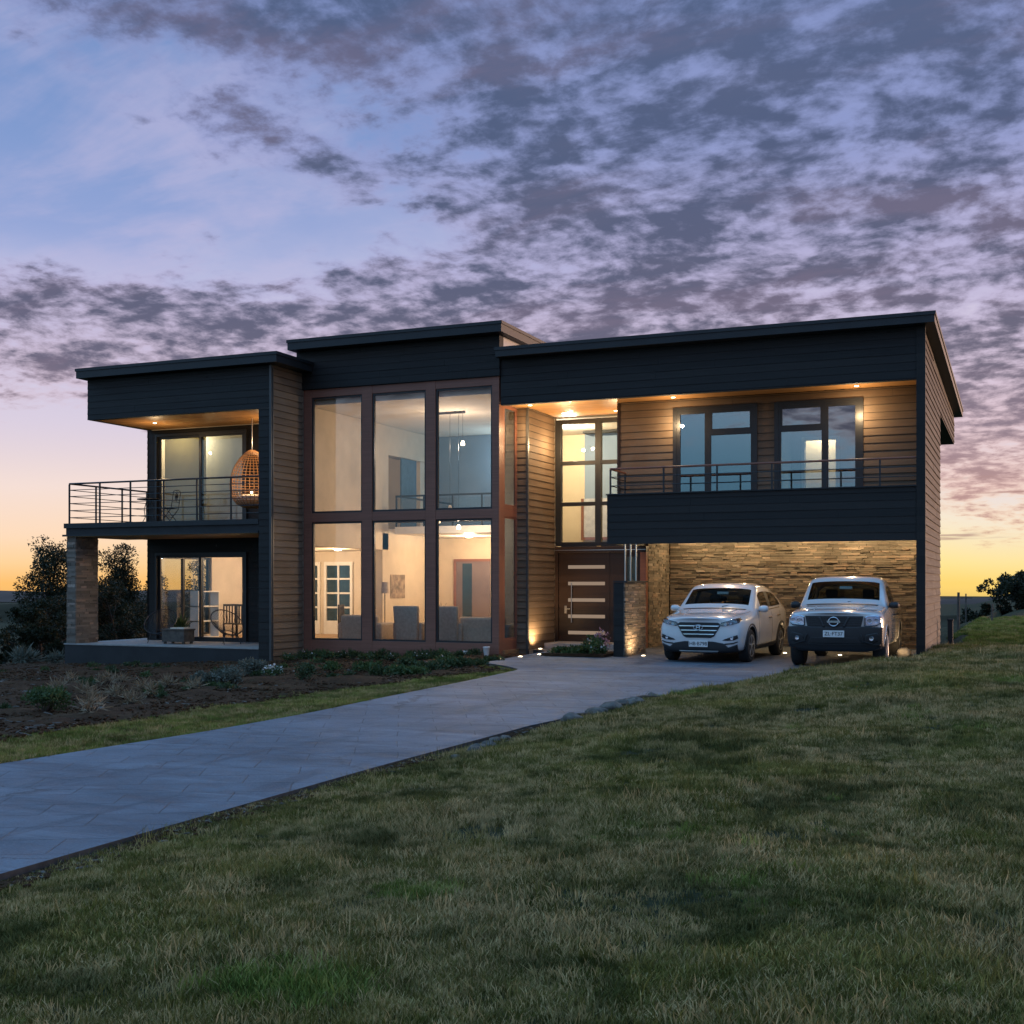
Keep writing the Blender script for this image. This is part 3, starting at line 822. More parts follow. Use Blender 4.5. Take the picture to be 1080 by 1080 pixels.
# side return of the tower
SW = MB().box(-11.56, -11.5, 26.58, 26.74, -0.3, 6.0); SW.box(-11.56, -11.5, 27.49, 27.52, -0.3, 6.0)
for (a, b_) in ((-0.3, 0.27), (3.27, 3.53), (5.95, 6.0)): SW.box(-11.557, -11.503, 26.74, 27.49, a, b_)
hp(SW, 'timber_frame', M['frame_wood'], bevel=0.004)
window('x', -11.515, 26.741, 27.489, 0.271, 3.269, 0.04, 0.045, frame='frame_wood', glass='glass_reflective', sgn=1)
window('x', -11.515, 26.741, 27.489, 3.531, 5.949, 0.04, 0.045, frame='frame_wood', glass='glass_reflective', sgn=1)
hp(MB().box(-11.53, -11.48, 26.6, 34.0, 7.22, 7.61), 'clerestory_panel', M['white_paint'])
wt = MB()
wt.box(-11.56, -11.49, 26.6, 34.15, 6.02, 7.22)
wall(wt, 'y', 27.53, 0.08, -11.56, -11.24, -0.3, 6.0)
wall(wt, 'x', -11.24, -0.12, 27.61, 29.5, -0.3, 6.0)
wall(wt, 'y', 29.5, 0.10, -12.7, -11.24, 0.0, 6.0)
wall(wt, 'x', -12.6, -0.10, 29.6, 34.0, 0.0, 6.3)
wall(wt, 'y', 34.0, 0.15, -17.39, -11.5, -0.5, 7.3)
wall(wt, 'y', 33.3, 0.15, -17.39, -17.03, -0.5, 7.0)
hp(wt, 'wall', M['plaster'])
hp(siding(MB(), 'y', 27.53, -1, -11.5, -11.24, -0.3, 5.99, lap=0.022), 'return_siding', M['siding'])
hp(siding(MB(), 'x', -11.24, 1, 27.53, 29.42, 0.0, 5.99, lap=0.022), 'entry_siding', M['siding'])
hp(MB().box(-11.25, -11.195, 27.49, 27.53, -0.2, 5.99).box(-11.24, -11.195, 27.53, 27.57, -0.2, 5.99), 'corner_trim', M['trim'])
# great room lining
hp(MB().box(-17.029, -16.99, 26.62, 26.75, 0.02, 6.24).box(-17.029, -16.99, 30.55, 33.95, 0.02, 3.1).box(-17.029, -16.99, 26.75, 30.9, 2.62, 6.24).box(-17.029, -16.99, 30.9, 33.95, 5.4, 6.24), 'room_wall', M['warm_plaster'])
hp(MB().box(-17.0, -11.57, 26.62, 34.0, 6.25, 6.4), 'room_ceiling', M['ceiling'])
hp(MB().box(-16.98, -12.71, 33.90, 33.995, 0.02, 3.05, ), 'room_wall', M['warm_plaster'])
hp(MB().box(-16.98, -12.71, 33.90, 33.995, 3.26, 6.24), 'room_wall', M['cool_tint_plaster'])
hp(MB().box(-12.75, -12.705, 30.25, 33.9, 3.26, 6.24), 'room_wall', M['cool_tint_plaster'])
hp(MB().box(-16.4, -12.71, 30.2, 33.9, 3.05, 3.25), 'mezzanine_floor', M['white_paint'])
rl = MB()
rl.box(-16.4, -12.71, 30.24, 30.29, 4.10, 4.15).box(-16.4, -16.35, 30.29, 33.9, 4.10, 4.15)
rl.box(-16.4, -12.71, 30.255, 30.275, 3.36, 3.39)
for x in (-16.38, -15.5, -14.6, -13.7, -12.78): rl.box(x - 0.02, x + 0.02, 30.245, 30.285, 3.25, 4.1)
hp(rl, 'mezzanine_railing', M['black_metal'])
hp(MB().box(-16.39, -12.72, 30.262, 30.270, 3.40, 4.05), 'mezzanine_glass', M['glass'])
dd = hp(MB().box(-16.95, -16.90, 31.55, 32.5, 3.26, 5.36), 'bedroom_door', simple('blue_grey_door', (0.10, 0.15, 0.20), 0.6))
hp(MB().box(-16.2, -15.05, 33.84, 33.9, 0.02, 2.32), 'hall_door', simple('mauve_door', (0.16, 0.12, 0.12), 0.4, 0, 0.15, 1.5))
hp(MB().box(-16.28, -16.2, 33.82, 33.9, 0.02, 2.40).box(-16.2, -15.05, 33.82, 33.9, 2.32, 2.40), 'door_frame', M['frame_wood'])
hp(MB().box(-15.98, -15.66, 33.825, 33.84, 0.12, 2.26), 'door_glass', simple('dark_door_glass', (0.02, 0.045, 0.07), 0.1))
hp(MB().box(-16.985, -16.975, 31.0, 31.9, 1.2, 1.9).box(-16.975, -16.97, 31.08, 31.82, 1.28, 1.82), 'wall_picture', simple('muted_picture', (0.30, 0.22, 0.15), 0.7, 0, 0.5, 5))
# ---- entry -----------------------------------------------------------------------------
en = MB()
for (a, b_) in ((-11.20, -11.05), (-10.11, -9.95), (-9.0, -8.9)): en.box(a, b_, 29.42, 29.56, 2.62, 5.92)
for (a, b_) in ((2.60, 2.72), (3.66, 3.76), (4.73, 4.83), (5.80, 5.92)):
    en.box(-11.05, -10.11, 29.43, 29.55, a, b_); en.box(-9.95, -9.0, 29.43, 29.55, a, b_)
ef = hp(en, 'stair_window', M['black_metal'], bevel=0.004)
for (a, b_) in ((-11.05, -10.11), (-9.95, -9.0)):
    for (c, d2) in ((2.72, 3.66), (3.76, 4.73), (4.83, 5.80)):
        hp(MB().box(a, b_, 29.49, 29.50, c, d2), 'pane', M['glass'], ef)
hp(MB().box(-11.2, -8.72, 29.36, 29.6, 2.44, 2.597), 'entry_beam', M['door_wood'], bevel=0.006)
hp(MB().box(-11.2, -8.72, 29.35, 29.36, 2.50, 2.515), 'beam_trim', M['steel'])
hp(MB().box(-11.21, -11.122, 29.40, 29.50, 0.0, 2.439), 'door_jamb', M['door_wood'])
dr = hp(MB().box(-11.12, -9.72, 29.46, 29.53, 0.06, 2.44), 'front_door', M['door_wood'], bevel=0.004)
for z in (2.07, 1.64, 1.21, 0.785, 0.36):
    hp(MB().box(-10.86, -9.85, 29.452, 29.462, z - 0.045, z + 0.045), 'light_slit', M['lit_slit'], dr)
hp(MB().tube([(-10.75, 29.40, 0.62), (-10.75, 29.40, 1.66)], 0.016).tube([(-10.75, 29.40, 0.8), (-10.75, 29.46, 0.8)], 0.009).tube([(-10.75, 29.40, 1.5), (-10.75, 29.46, 1.5)], 0.009), 'pull_handle', M['steel'], dr)
hp(MB().tube([(-10.93, 29.43, 0.98), (-10.80, 29.43, 0.98)], 0.012).box(-10.96, -10.90, 29.445, 29.46, 0.86, 1.06), 'lock_handle', M['steel'], dr)
ep = MB(); wall(ep, 'y', 29.47, 0.10, -9.72, -8.72, 0.0, 2.44, [(-9.30, -8.95, 0.2, 2.36)])
hp(ep, 'side_panel', M['door_wood'])
window('y', 29.46, -9.30, -8.95, 0.2, 2.36, 0.04, 0.05, frame='door_wood', glass='car_glass_side')
hp(MB().box(-8.86, -8.70, 29.30, 29.455, 0.0, 2.44), 'entry_post', M['frame_wood'], bevel=0.006)
hp(MB().box(-11.1, -8.9, 28.35, 29.44, -0.1, 0.13), 'entry_step', M['grey_slab'], bevel=0.01)
hall = MB(); wall(hall, 'y', 33.0, 0.12, -12.49, -8.9, 0.0, 6.3); wall(hall, 'x', -8.78, -0.1, 29.6, 33.0, 0.0, 6.0)
hp(hall, 'hall_wall', simple('cream_hall', (0.70, 0.60, 0.44), 0.85, 0, 0.05, 2))
hp(MB().box(-12.49, -8.9, 29.6, 33.0, 5.98, 6.1), 'room_ceiling', M['ceiling'])
hp(MB().box(-12.49, -8.9, 29.6, 33.0, -0.1, 0.02), 'hall_floor', M['floor_wood'])
hp(MB().box(-11.62, -8.9, 32.9, 32.995, 3.9, 5.97), 'hall_wall', M['cool_tint_plaster'])
wi = MB().box(-11.72, -11.64, 32.86, 32.92, 2.9, 4.1).box(-11.64, -10.4, 32.86, 32.92, 2.9, 2.98).box(-10.48, -10.4, 32.86, 32.92, 2.98, 4.1)
iw = hp(wi, 'inner_window', M['frame_wood'])
hp(MB().box(-11.64, -10.48, 32.88, 32.89, 2.98, 4.1), 'pane', simple('pale_pane', (0.5, 0.5, 0.52), 0.15), iw)
# ---- right wing ------------------------------------------------------------------------
hp(MB().box(-11.465, -1.86, 26.43, 26.56, 5.92, 7.02), 'fascia_core', M['dark_slab'])
hp(siding(MB(), 'y', 26.43, -1, -11.465, -1.86, 5.925, 7.02), 'fascia', M['black'])
hp(MB().box(-11.20, -8.9, 26.56, 29.44, 6.0, 6.03).box(-8.9, -1.98, 26.56, 27.66, 6.0, 6.03).box(-11.48, -11.20, 26.56, 27.5, 6.0, 6.03), 'soffit', M['soffit'])
roof('right', -11.47, -1.60, 26.10, 39.4, 7.03, 7.25, 0.27)
ew = MB()
wall(ew, 'x', -1.84, -0.13, 26.43, 32.0, -0.5, 5.9)
ew.hexa([(-1.97, 26.43, 5.9), (-1.84, 26.43, 5.9), (-1.84, 39.1, 5.9), (-1.97, 39.1, 5.9), (-1.97, 26.43, 7.03), (-1.84, 26.43, 7.03), (-1.84, 39.1, 6.78), (-1.97, 39.1, 6.78)])
ew.box(-11.4, -1.97, 38.97, 39.1, 5.9, 6.75)
hp(ew, 'wall', M['dark_slab'])
hp(siding(MB(), 'x', -1.84, 1, 26.43, 32.0, -0.3, 5.9, lap=0.022), 'end_siding', M['siding'])
sb = MB()
for k in range(7):
    z = 5.95 + k * 0.17 - (0.05 if k == 0 else 0); zt = min(5.95 + (k + 1) * 0.17, 7.03)
    yend = 39.1 if zt < 6.78 else 26.43 + (39.1 - 26.43) * max(0, (7.03 - zt)) / 0.25
    if yend > 27: siding(sb, 'x', -1.84, 1, 26.43, yend, z, zt, lap=0.022)
hp(sb, 'end_siding', M['siding'])
hp(MB().box(-11.4, -1.97, 32.1, 38.97, 5.9, 5.95), 'rear_soffit', M['dark_slab'])
hp(MB().box(-1.98, -1.80, 26.385, 26.43, -0.3, 7.02).box(-1.84, -1.80, 26.43, 26.47, -0.3, 7.02), 'corner_board', M['black'])
uw = [(-7.56, -5.56, 3.08, 5.80), (-5.17, -3.20, 3.08, 5.80)]
w = MB(); wall(w, 'y', 27.70, 0.14, -8.88, -1.97, 2.6, 6.0, uw)
wall(w, 'x', -8.88, 0.1, 27.84, 29.42, 2.6, 6.0)
wall(w, 'y', 31.60, 0.14, -8.78, -1.97, -0.2, 6.0)
w.box(-8.78, -1.97, 27.84, 32, 5.98, 6.1)
hp(w, 'wall', M['dark_slab'])
hp(siding(MB(), 'y', 27.70, -1, -8.88, -1.98, 3.06, 5.99, uw, lap=0.022), 'upper_siding', M['siding'])
hp(MB().box(-8.94, -8.88, 27.66, 27.74, 2.6, 5.99), 'corner_trim', M['door_wood'])
hp(siding(MB(), 'x', -8.88, -1, 27.74, 29.42, 2.6, 5.99, lap=0.022), 'upper_siding', M['siding'])
# window doors of the upper rooms
def opening(x0, x1, side):
    y = 27.66
    head = MB().box(x0, x1, y, y + 0.10, 5.72, 5.80).box(x0, x0 + 0.09, y, y + 0.10, 3.08, 5.72).box(x1 - 0.09, x1, y, y + 0.10, 3.08, 5.72)
    door = side
    if door < 0: d0, d1, f0, f1 = x0 + 0.09, x0 + 0.09 + 0.76, x0 + 0.09 + 0.76, x1 - 0.09
    else: d0, d1, f0, f1 = x1 - 0.09 - 0.76, x1 - 0.09, x0 + 0.09, x1 - 0.09 - 0.76
    w_ = hp(head, 'window_surround', M['black_metal'])
    window('y', y + 0.012, d0, d1, 3.08, 5.72, 0.085, 0.07, glass='glass_reflective', name='balcony_door')
    window('y', y + 0.012, f0, f1, 5.17, 5.72, 0.085, 0.07, glass='glass_reflective', name='transom_window')
    window('y', y + 0.012, f0, f1, 3.08, 5.17, 0.06, 0.07, glass='glass_reflective', name='lower_window')
for u, sd_ in zip(uw, (-1, 1)): opening(u[0], u[1], sd_)
# upper rooms
rm = MB()
rm.box(-5.45, -5.33, 27.85, 30.8, 3.06, 5.97)
wall(rm, 'y', 30.8, 0.1, -8.78, -1.97, 3.06, 5.97, [(-4.98, -4.22, 3.06, 5.25)])
hp(rm, 'room_wall', M['cool_tint_plaster'])
hp(MB().box(-8.78, -1.97, 27.84, 31.6, 2.98, 3.055), 'upper_floor', M['floor_wood'])
hp(MB().box(-8.78, -1.97, 31.5, 31.595, 3.06, 5.97), 'corridor_wall', M['plaster'])
hp(MB().box(-5.06, -4.98, 30.74, 30.9, 3.06, 5.33).box(-4.22, -4.14, 30.74, 30.9, 3.06, 5.33).box(-4.98, -4.22, 30.74, 30.9, 5.25, 5.33), 'door_frame', M['white_paint'])
# balcony front, floor, rail
hp(MB().box(-8.74, -1.985, 26.42, 26.54, 2.55, 3.68), 'balcony_core', M['dark_slab'])
hp(siding(MB(), 'y', 26.42, -1, -8.78, -1.985, 2.55, 3.68), 'balcony_front', M['black'])
hp(siding(MB(), 'x', -8.74, -1, 26.42, 27.7, 2.55, 3.68), 'balcony_front', M['black'])
hp(MB().box(-8.80, -1.985, 26.375, 26.56, 3.682, 3.71), 'balcony_cap', M['roof_metal'])
hp(MB().box(-8.74, -1.985, 26.54, 27.68, 2.95, 3.03), 'balcony_floor', M['grey_slab'])
hp(MB().box(-8.73, -1.985, 26.55, 31.58, 2.82, 2.87), 'carport_ceiling', M['soffit'])
def railing(pts, ztop, z0, rails, posts, top_m='black_metal'):
    """pts: polyline in plan"""
    mb = MB()
    for (a, b_) in zip(pts, pts[1:]):
        for z in rails: mb.tube([(a[0], a[1], z), (b_[0], b_[1], z)], 0.011, 6)
    r = hp(mb, 'balcony_railing', M['black_metal'])
    for (x, y) in posts: hp(MB().box(x - 0.018, x + 0.018, y - 0.018, y + 0.018, z0, ztop - 0.02), 'railing_post', M['black_metal'], r)
    hr_ = MB()
    for (a, b_) in zip(pts, pts[1:]):
        hr_.tube([(a[0], a[1], ztop), (b_[0], b_[1], ztop)], 0.024, 8)
    hp(hr_, 'handrail', M[top_m], r)
railing([(-8.72, 27.64), (-8.72, 26.48), (-1.99, 26.48)], 4.29, 3.70, (3.90, 4.10), [(-8.72, 26.48), (-7.45, 26.48), (-6.22, 26.48), (-5.0, 26.48), (-3.85, 26.48), (-2.72, 26.48), (-8.72, 27.6)], 'frame_wood')
railing([(-23.54, 29.5), (-23.54, 25.09), (-17.42, 25.09)], 4.32, 3.22, (3.41, 3.60, 3.79, 3.98, 4.15),
        [(-23.54, 25.09), (-22.5, 25.09), (-21.48, 25.09), (-20.4, 25.09), (-19.35, 25.09), (-18.3, 25.09), (-23.54, 26.1), (-23.54, 27.15), (-23.54, 28.2), (-23.54, 29.4)])
# carport stone walls
st = MB(); stonework(st, 'y', 31.60, -1, -8.70, -1.97, 0.0, 2.82, 0.085, 0.022, 0.065); hp(st, 'stone_wall', M['stone'])
st = MB(); st.box(-8.80, -8.74, 29.60, 31.60, 0.0, 2.82); st.t = [0.2] * 6
stonework(st, 'x', -8.74, 1, 29.58, 31.55, 0.0, 2.82, 0.040, 0.03, 0.08); hp(st, 'stone_wall', M['stone'])
st = MB(); stonework(st, 'x', -1.97, -1, 26.56, 31.55, 0.0, 2.82, 0.045, 0.03, 0.08); hp(st, 'stone_wall', M['stone'])
# ---- recessed ceiling lights -------------------------------------------------------------
def downlight(x, y, z, power, spot=115, col=WARM, drop=0.58):
    o = hp(MB().lathe([(0.030, -0.001), (0.030, -0.008), (0.062, -0.010), (0.066, 0.0)], 20, (x, y, z)), 'ceiling_light', M['steel'])
    hp(MB().lathe([(0.0005, -0.004), (0.048, -0.004), (0.048, -0.013), (0.0005, -0.016)], 16, (x, y, z)), 'lit_lens', M['bulb'], o)
    lamp('downlight_lamp', 'POINT', (x, y, z - drop), power, col, house, HO, 0.04)
    return o
DL = 34
for (x, y) in ((-11.0, 27.15), (-9.9, 26.95)): downlight(x, y, 6.0, DL * 1.2)
for (x, y) in ((-10.72, 28.75), (-9.35, 28.85)): downlight(x, y, 6.0, DL * 1.9, drop=0.8)
for (x, y) in ((-7.45, 27.30), (-3.3, 27.30)): downlight(x, y, 6.0, DL * 1.15)
for (x, y) in ((-21.6, 26.2), (-18.2, 26.5)): downlight(x, y, 6.0, DL * 0.8)
for (x, y) in ((-7.8, 31.0), (-6.5, 31.12), (-5.1, 31.12), (-3.8, 31.12), (-2.6, 31.05)): downlight(x, y - .18, 2.82, 36, 140, (1.0, 0.74, 0.40), 0.06)
for (x, y) in ((-6.2, 26.95), (-3.4, 26.95)): downlight(x, y, 2.82, 58, 140, (1.0, 0.70, 0.40), 0.06)
# room lamps (the lit rooms of the photo)
def room_lamp(x, y, z, power, col=WARMW):
    o = hp(MB().lathe([(0.10, 0.0), (0.11, -0.02), (0.10, -0.05), (0.03, -0.06)], 20, (x, y, z)), 'ceiling_lamp', M['bulb'])
    lamp('room_light', 'POINT', (x, y, z - 0.22), power, col, house, HO, 0.12)
room_lamp(-20.3, 30.9, 2.66, 190, WARMW)
room_lamp(-18.4, 30.4, 2.66, 100, WARM)
room_lamp(-21.9, 28.0, 6.0, 60, (1.0, 0.84, 0.50))
room_lamp(-20.0, 30.6, 6.0, 60)
room_lamp(-15.0, 32.2, 3.05, 170, (1.0, 0.72, 0.46))
room_lamp(-13.6, 32.6, 3.05, 90, (1.0, 0.70, 0.42))
room_lamp(-11.4, 31.0, 5.98, 290, (1.0, 0.84, 0.60))
room_lamp(-4.6, 31.2, 5.9, 170, WARM)
room_lamp(-14.2, 33.2, 5.6, 60, (0.55, 0.82, 1.0))
# ================================================================== THINGS ROUND THE HOUSE
# stone gate pillar with white bars up to the balcony
PO = (-8.2, 26.4, 0)
gp = thing('stone_pillar', 'low stone-faced pillar with three white upright bars beside the front door', 'pillar', PO)
s = MB(); s.box(-8.35, -8.14, 25.72, 27.3, -0.1, 1.66); s.t = [0.25] * 6
stonework(s, 'x', -8.14, 1, 25.66, 27.33, 0.0, 1.665, 0.035, 0.03, 0.07)
s.build('stone_face', M['stone'], gp, PO)
fb = siding(MB(), 'y', 25.70, -1, -8.39, -8.115, -0.1, 1.66, bh=0.35, lap=0.012)
fb.build('front_board', M['black'], gp, PO)
MB().box(-8.39, -8.06, 25.68, 27.34, 1.667, 1.70).build('coping', M['dark_slab'], gp, PO)
for x in (-8.355, -8.225, -8.095):
    MB().box(x - 0.013, x + 0.013, 26.44, 26.47, 1.70, 2.549).build('bar', M['steel'], gp, PO)

# lights sunk in the paving
def ground_light(x, y, z, label, power, aim=(0, 0, 1), spot=110):
    t = thing('ground_light', label, 'ground light', (x, y, z), 0, 'lights sunk in the paving')
    MB().lathe([(0.062, 0.0), (0.062, 0.010), (0.052, 0.016), (0.044, 0.010), (0.044, 0.0)], 20).build('trim_ring', M['steel'], t, smooth=True)
    MB().lathe([(0.001, 0.008), (0.044, 0.008), (0.038, 0.022), (0.001, 0.028)], 16).build('lit_lens', M['bulb'], t, smooth=True)
    lamp('ground_lamp', 'SPOT', (0, 0, 0.05), power, WARM, t, None, 0.04, spot, 0.8, aim)
ground_light(-10.42, 22.75, 0.0, 'lit paving light nearest the driveway bend, first of the row towards the door', 5)
ground_light(-10.33, 23.75, 0.0, 'lit paving light second in the row towards the door', 5)
ground_light(-10.22, 24.65, 0.0, 'lit paving light third in the row towards the door', 5)
ground_light(-10.12, 25.55, 0.0, 'lit paving light at the house end of the row, before the entry step', 3)
ground_light(-7.80, 26.05, 0.0, 'lit paving light at the foot of the stone pillar', 60, (-0.45, 0.15, 1), 150)
ground_light(-10.98, 27.78, 0.0, 'lit paving light hard against the foot of the lapped entry wall', 190, (-0.16, 0.22, 1), 140)
ground_light(-5.05, 28.35, 0.0, 'lit carport light seen beneath the white crossover', 40, (0, 0, 1), 168)
ground_light(-3.75, 28.0, 0.0, 'lit carport light seen beneath the pickup', 22, (0, 0, 1), 168)
ground_light(-2.12, 26.9, 0.0, 'lit carport light at the corner board, on the far side of the pickup', 34, (-0.5, 0.1, 1), 168)
ground_light(-8.1, 30.9, 0.0, 'lit carport light in the inner corner of the stone walls', 10, (-0.3, 0.4, 1), 150)

# hanging egg chair
EO = (-18.55, 26.35, 3.22)
eg = thing('hanging_egg_chair', 'honey rattan egg chair hanging on the upper balcony beside the glass door', 'hanging chair', EO)
shell = MB()
def egg(th, ph):
    z = 1.12 + 0.72 * math.cos(th) * (1.0 if math.cos(th) < 0 else 1.12)
    r = 0.56 * math.sin(th) ** (1.25 if th < math.pi / 2 else 0.75) * (1 - 0.16 * math.cos(th))
    return (r * math.cos(ph), r * math.sin(ph), z)
op = lambda th, ph: (abs(((ph + math.pi * 0.42) + math.pi) % (2 * math.pi) - math.pi) < 0.85 and 0.65 < th < 2.0)
for k in range(30):
    ph = 2 * math.pi * k / 30
    seg = []
    for q in range(1, 31):
        th = math.pi * q / 31
        if op(th, ph):
            if len(seg) > 1: shell.tube(seg, 0.012, 5)
            seg = []
        else: seg.append(egg(th, ph))
    if len(seg) > 1: shell.tube(seg, 0.012, 5)
for q in range(2, 30, 1):
    th = math.pi * q / 31; seg = []
    for k in range(61):
        ph = 2 * math.pi * k / 60
        pt_ = Vector(egg(th, ph + 0.35 * math.sin(q * 1.3)))
        if op(th, ph + 0.35 * math.sin(q * 1.3)):
            if len(seg) > 1: shell.tube(seg, 0.010, 4)
            seg = []
        else: seg.append(pt_)
    if len(seg) > 1: shell.tube(seg, 0.010, 4)
shell.build('woven_shell', M['rattan'], eg, smooth=True)
rim = [egg(0.65 if k < 0 else 0.65, 0) for k in (0,)]
MB().lathe([(0.01, 0.46), (0.34, 0.50), (0.42, 0.60), (0.40, 0.70), (0.25, 0.74), (0.01, 0.74)], 24).build('seat_cushion', M['cushion'], eg, smooth=True)
MB().tube([(0, 0, 1.92), (0, 0, 2.76)], 0.012, 8).build('chain', M['steel'], eg)
lamp('chair_glow', 'POINT', (0.05, -0.1, 0.86), 16, WARM, eg, None, 0.04)
MB().lathe([(0.001, -0.035), (0.03, -0.02), (0.036, 0.0), (0.03, 0.02), (0.001, 0.035)], 14, (0.05, -0.1, 0.80)).build('lantern_bulb', M['bulb'], eg, smooth=True)

# bistro set
def bistro_chair(loc, rz, label):
    t = thing('bistro_chair', label, 'chair', loc, rz)
    fr = MB()
    for s in (-1, 1):
        fr.tube([(s * .19, -.20, 0), (s * .19, .17, .44)], 0.010, 6).tube([(s * .17, .22, 0), (s * .17, -.17, .44), ], 0.010, 6).tube([(s * .19, .17, .44), (s * .18, .24, .90)], 0.010, 6)
    fr.tube([(-.19, .0, .22), (.19, 0, .22)], 0.008, 6).tube([(-.18, .24, .90), (0, .25, .945), (.18, .24, .90)], 0.010, 6)
    fr.build('frame', M['black_metal'], t, smooth=True)
    se = MB()
    for k in range(6): se.box(-.19, .19, -.20 + k * .066, -.15 + k * .066, .44, .455)
    se.build('seat', M['black_metal'], t)
    bk = MB().tube([(0.075 * math.cos(a), .225, .76 + .09 * math.sin(a)) for a in np.linspace(0, 2 * math.pi, 21)[:-1]], 0.008, 6, closed=True)
    bk.lathe([(0.001, -.006), (.05, -.006), (.05, .006), (.001, .006)], 16, (0, .225, .76), 'y').tube([(-.18, .2, .62), (.18, .2, .62)], 0.008, 6).tube([(0, .21, .62), (0, .24, .93)], 0.007, 6)
    bk.build('backrest', M['black_metal'], t)
    return t
bistro_chair((-21.2, 26.3, 3.22), R(-82), 'black folding bistro chair on the upper balcony beside its round table')
bt_ = thing('bistro_table', 'small black round bistro table on the upper balcony by the glass door', 'table', (-21.85, 26.25, 3.22))
MB().lathe([(0.001, .70), (.30, .70), (.31, .71), (.30, .725), (.001, .725)], 32).build('tabletop', M['black_metal'], bt_, smooth=True)
for k in range(3):
    a = 2 * math.pi * k / 3 + .4
    MB().tube([(.06 * math.cos(a), .06 * math.sin(a), .70), (.16 * math.cos(a), .16 * math.sin(a), .42), (.12 * math.cos(a), .12 * math.sin(a), .22), (.27 * math.cos(a), .27 * math.sin(a), 0)], 0.011, 6).build('leg', M['black_metal'], bt_, smooth=True)

# string chairs on the porch
def string_chair(loc, rz, label):
    t = thing('string_chair', label, 'chair', loc, rz, 'string chairs on the porch')
    def hoop(a): return Vector((0.43 * math.cos(a), 0.10 + 0.46 * math.sin(a) * 0.86, 0.58 + 0.40 * math.sin(a) * 0.80))
    def inner(a): return Vector((0.14 * math.cos(a), -0.02 + 0.12 * math.sin(a), 0.30 + 0.05 * math.sin(a)))
    MB().tube([hoop(a) for a in np.linspace(0, 2 * math.pi, 33)[:-1]], 0.014, 8, closed=True).tube([inner(a) for a in np.linspace(0, 2 * math.pi, 17)[:-1]], 0.010, 6, closed=True).build('hoop', M['black_metal'], t, smooth=True)
    c = MB()
    for a in np.linspace(0, 2 * math.pi, 49)[:-1]: c.tube([hoop(a), (hoop(a) * .45 + inner(a) * .55) + Vector((0, -.01, -.05)), inner(a)], 0.005, 4)
    c.build('cord_seat', M['soft_black'], t)
    for (x, y, h_) in ((-.24, -.22, .34), (.24, -.22, .34), (0, .36, .62)):
        MB().tube([(x, y, 0), (x * .75, y * .55, .26), (x * 1.1, y * .9, h_)], 0.010, 6).build('leg', M['black_metal'], t, smooth=True)
string_chair((-21.45, 26.2, 0.035), R(18), 'black string chair on the porch before the window side, left of the planter box')
string_chair((-19.25, 26.3, 0.035), R(62), 'black string chair on the porch before the lit cream wall, right of the planter box')
pb = thing('planter_box', 'low timber planter table between the two porch chairs', 'planter', (-20.62, 25.95, 0.035))
MB().box(-.36, .36, -.22, .22, .06, .36).box(-.38, .38, -.24, .24, .36, .40).build('box', M['post_wood'], pb, bevel=0.008)
for x in (-.3, .3):
    for y in (-.16, .16): MB().box(x - .03, x + .03, y - .03, y + .03, 0, .06).build('foot', M['post_wood'], pb)
tray = thing('serving_tray', 'pale tray lying on the porch planter table', 'tray', (-20.55, 25.95, 0.436))
MB().box(-.22, .22, -.14, .14, 0, .012).box(-.22, .22, -.14, -.13, .012, .035).box(-.22, .22, .13, .14, .012, .035).box(-.22, -.21, -.13, .13, .012, .035).box(.21, .22, -.13, .13, .012, .035).build('tray_body', M['cushion'], tray)

pp = thing('potted_plant', 'green leafy plant in a pot on the porch against the sliding door', 'plant', (-21.35, 26.95, 0.035))
MB().lathe([(.001, 0), (.13, 0), (.18, .30), (.19, .30), (.19, .34), (.15, .34), (.14, .29), (.001, .29)], 20).build('pot_body', M['dark_slab'], pp, smooth=True)
r_ = np.random.default_rng(77); V = []; F = []; tn = []
for k in range(60):
    an = r_.uniform(0, 6.28); L = r_.uniform(.30, .62); ln = r_.uniform(.15, .8); p0 = Vector((.05 * math.cos(an), .05 * math.sin(an), .29))
    tip = p0 + Vector((math.cos(an) * L * ln, math.sin(an) * L * ln, L * (1.05 - .55 * ln))); md = (p0 + tip) / 2 + Vector((0, 0, .08 * L)); sd_ = Vector((-math.sin(an), math.cos(an), 0)) * .028
    i = len(V); V += [p0, md + sd_, tip, md - sd_]; F.append((i, i + 1, i + 2, i + 3)); tn.append(r_.random())
mesh_obj('foliage', V, F, M['leaf_green'], pp, False, tn)
# furniture inside the lit rooms
def armchair(loc, rz, label, w=.70, h=1.05, fab='fabric'):
    t = thing('armchair', label, 'armchair', loc, rz, 'high-backed armchairs in the great room')
    MB().box(-w / 2 + .06, w / 2 - .06, -.32, .25, .16, .46).build('seat', M[fab], t, bevel=0.04, smooth=True)
    b = MB().hexa([(-w / 2 + .03, .24, .16), (w / 2 - .03, .24, .16), (w / 2 - .03, .38, .16), (-w / 2 + .03, .38, .16), (-w / 2, .32, h), (w / 2, .32, h), (w / 2, .46, h), (-w / 2, .46, h)])
    b.build('backrest', M[fab], t, bevel=0.04, smooth=True)
    for s in (-1, 1):
        MB().box(s * w / 2 - .06, s * w / 2 + .06, -.30, .32, .16, .62).build('armrest', M[fab], t, bevel=0.04, smooth=True)
    for x in (-w / 2 + .07, w / 2 - .07):
        for y in (-.26, .30): MB().tube([(x, y, 0), (x, y, .18)], [.018, .026], 8).build('leg', M['door_wood'], t)
armchair((-14.45, 27.55, 0.02), R(184), 'taupe high-backed armchair seen from behind in the middle lower tower window')
armchair((-13.25, 27.50, 0.02), R(176), 'taupe high-backed armchair seen from behind across the tower mullion')
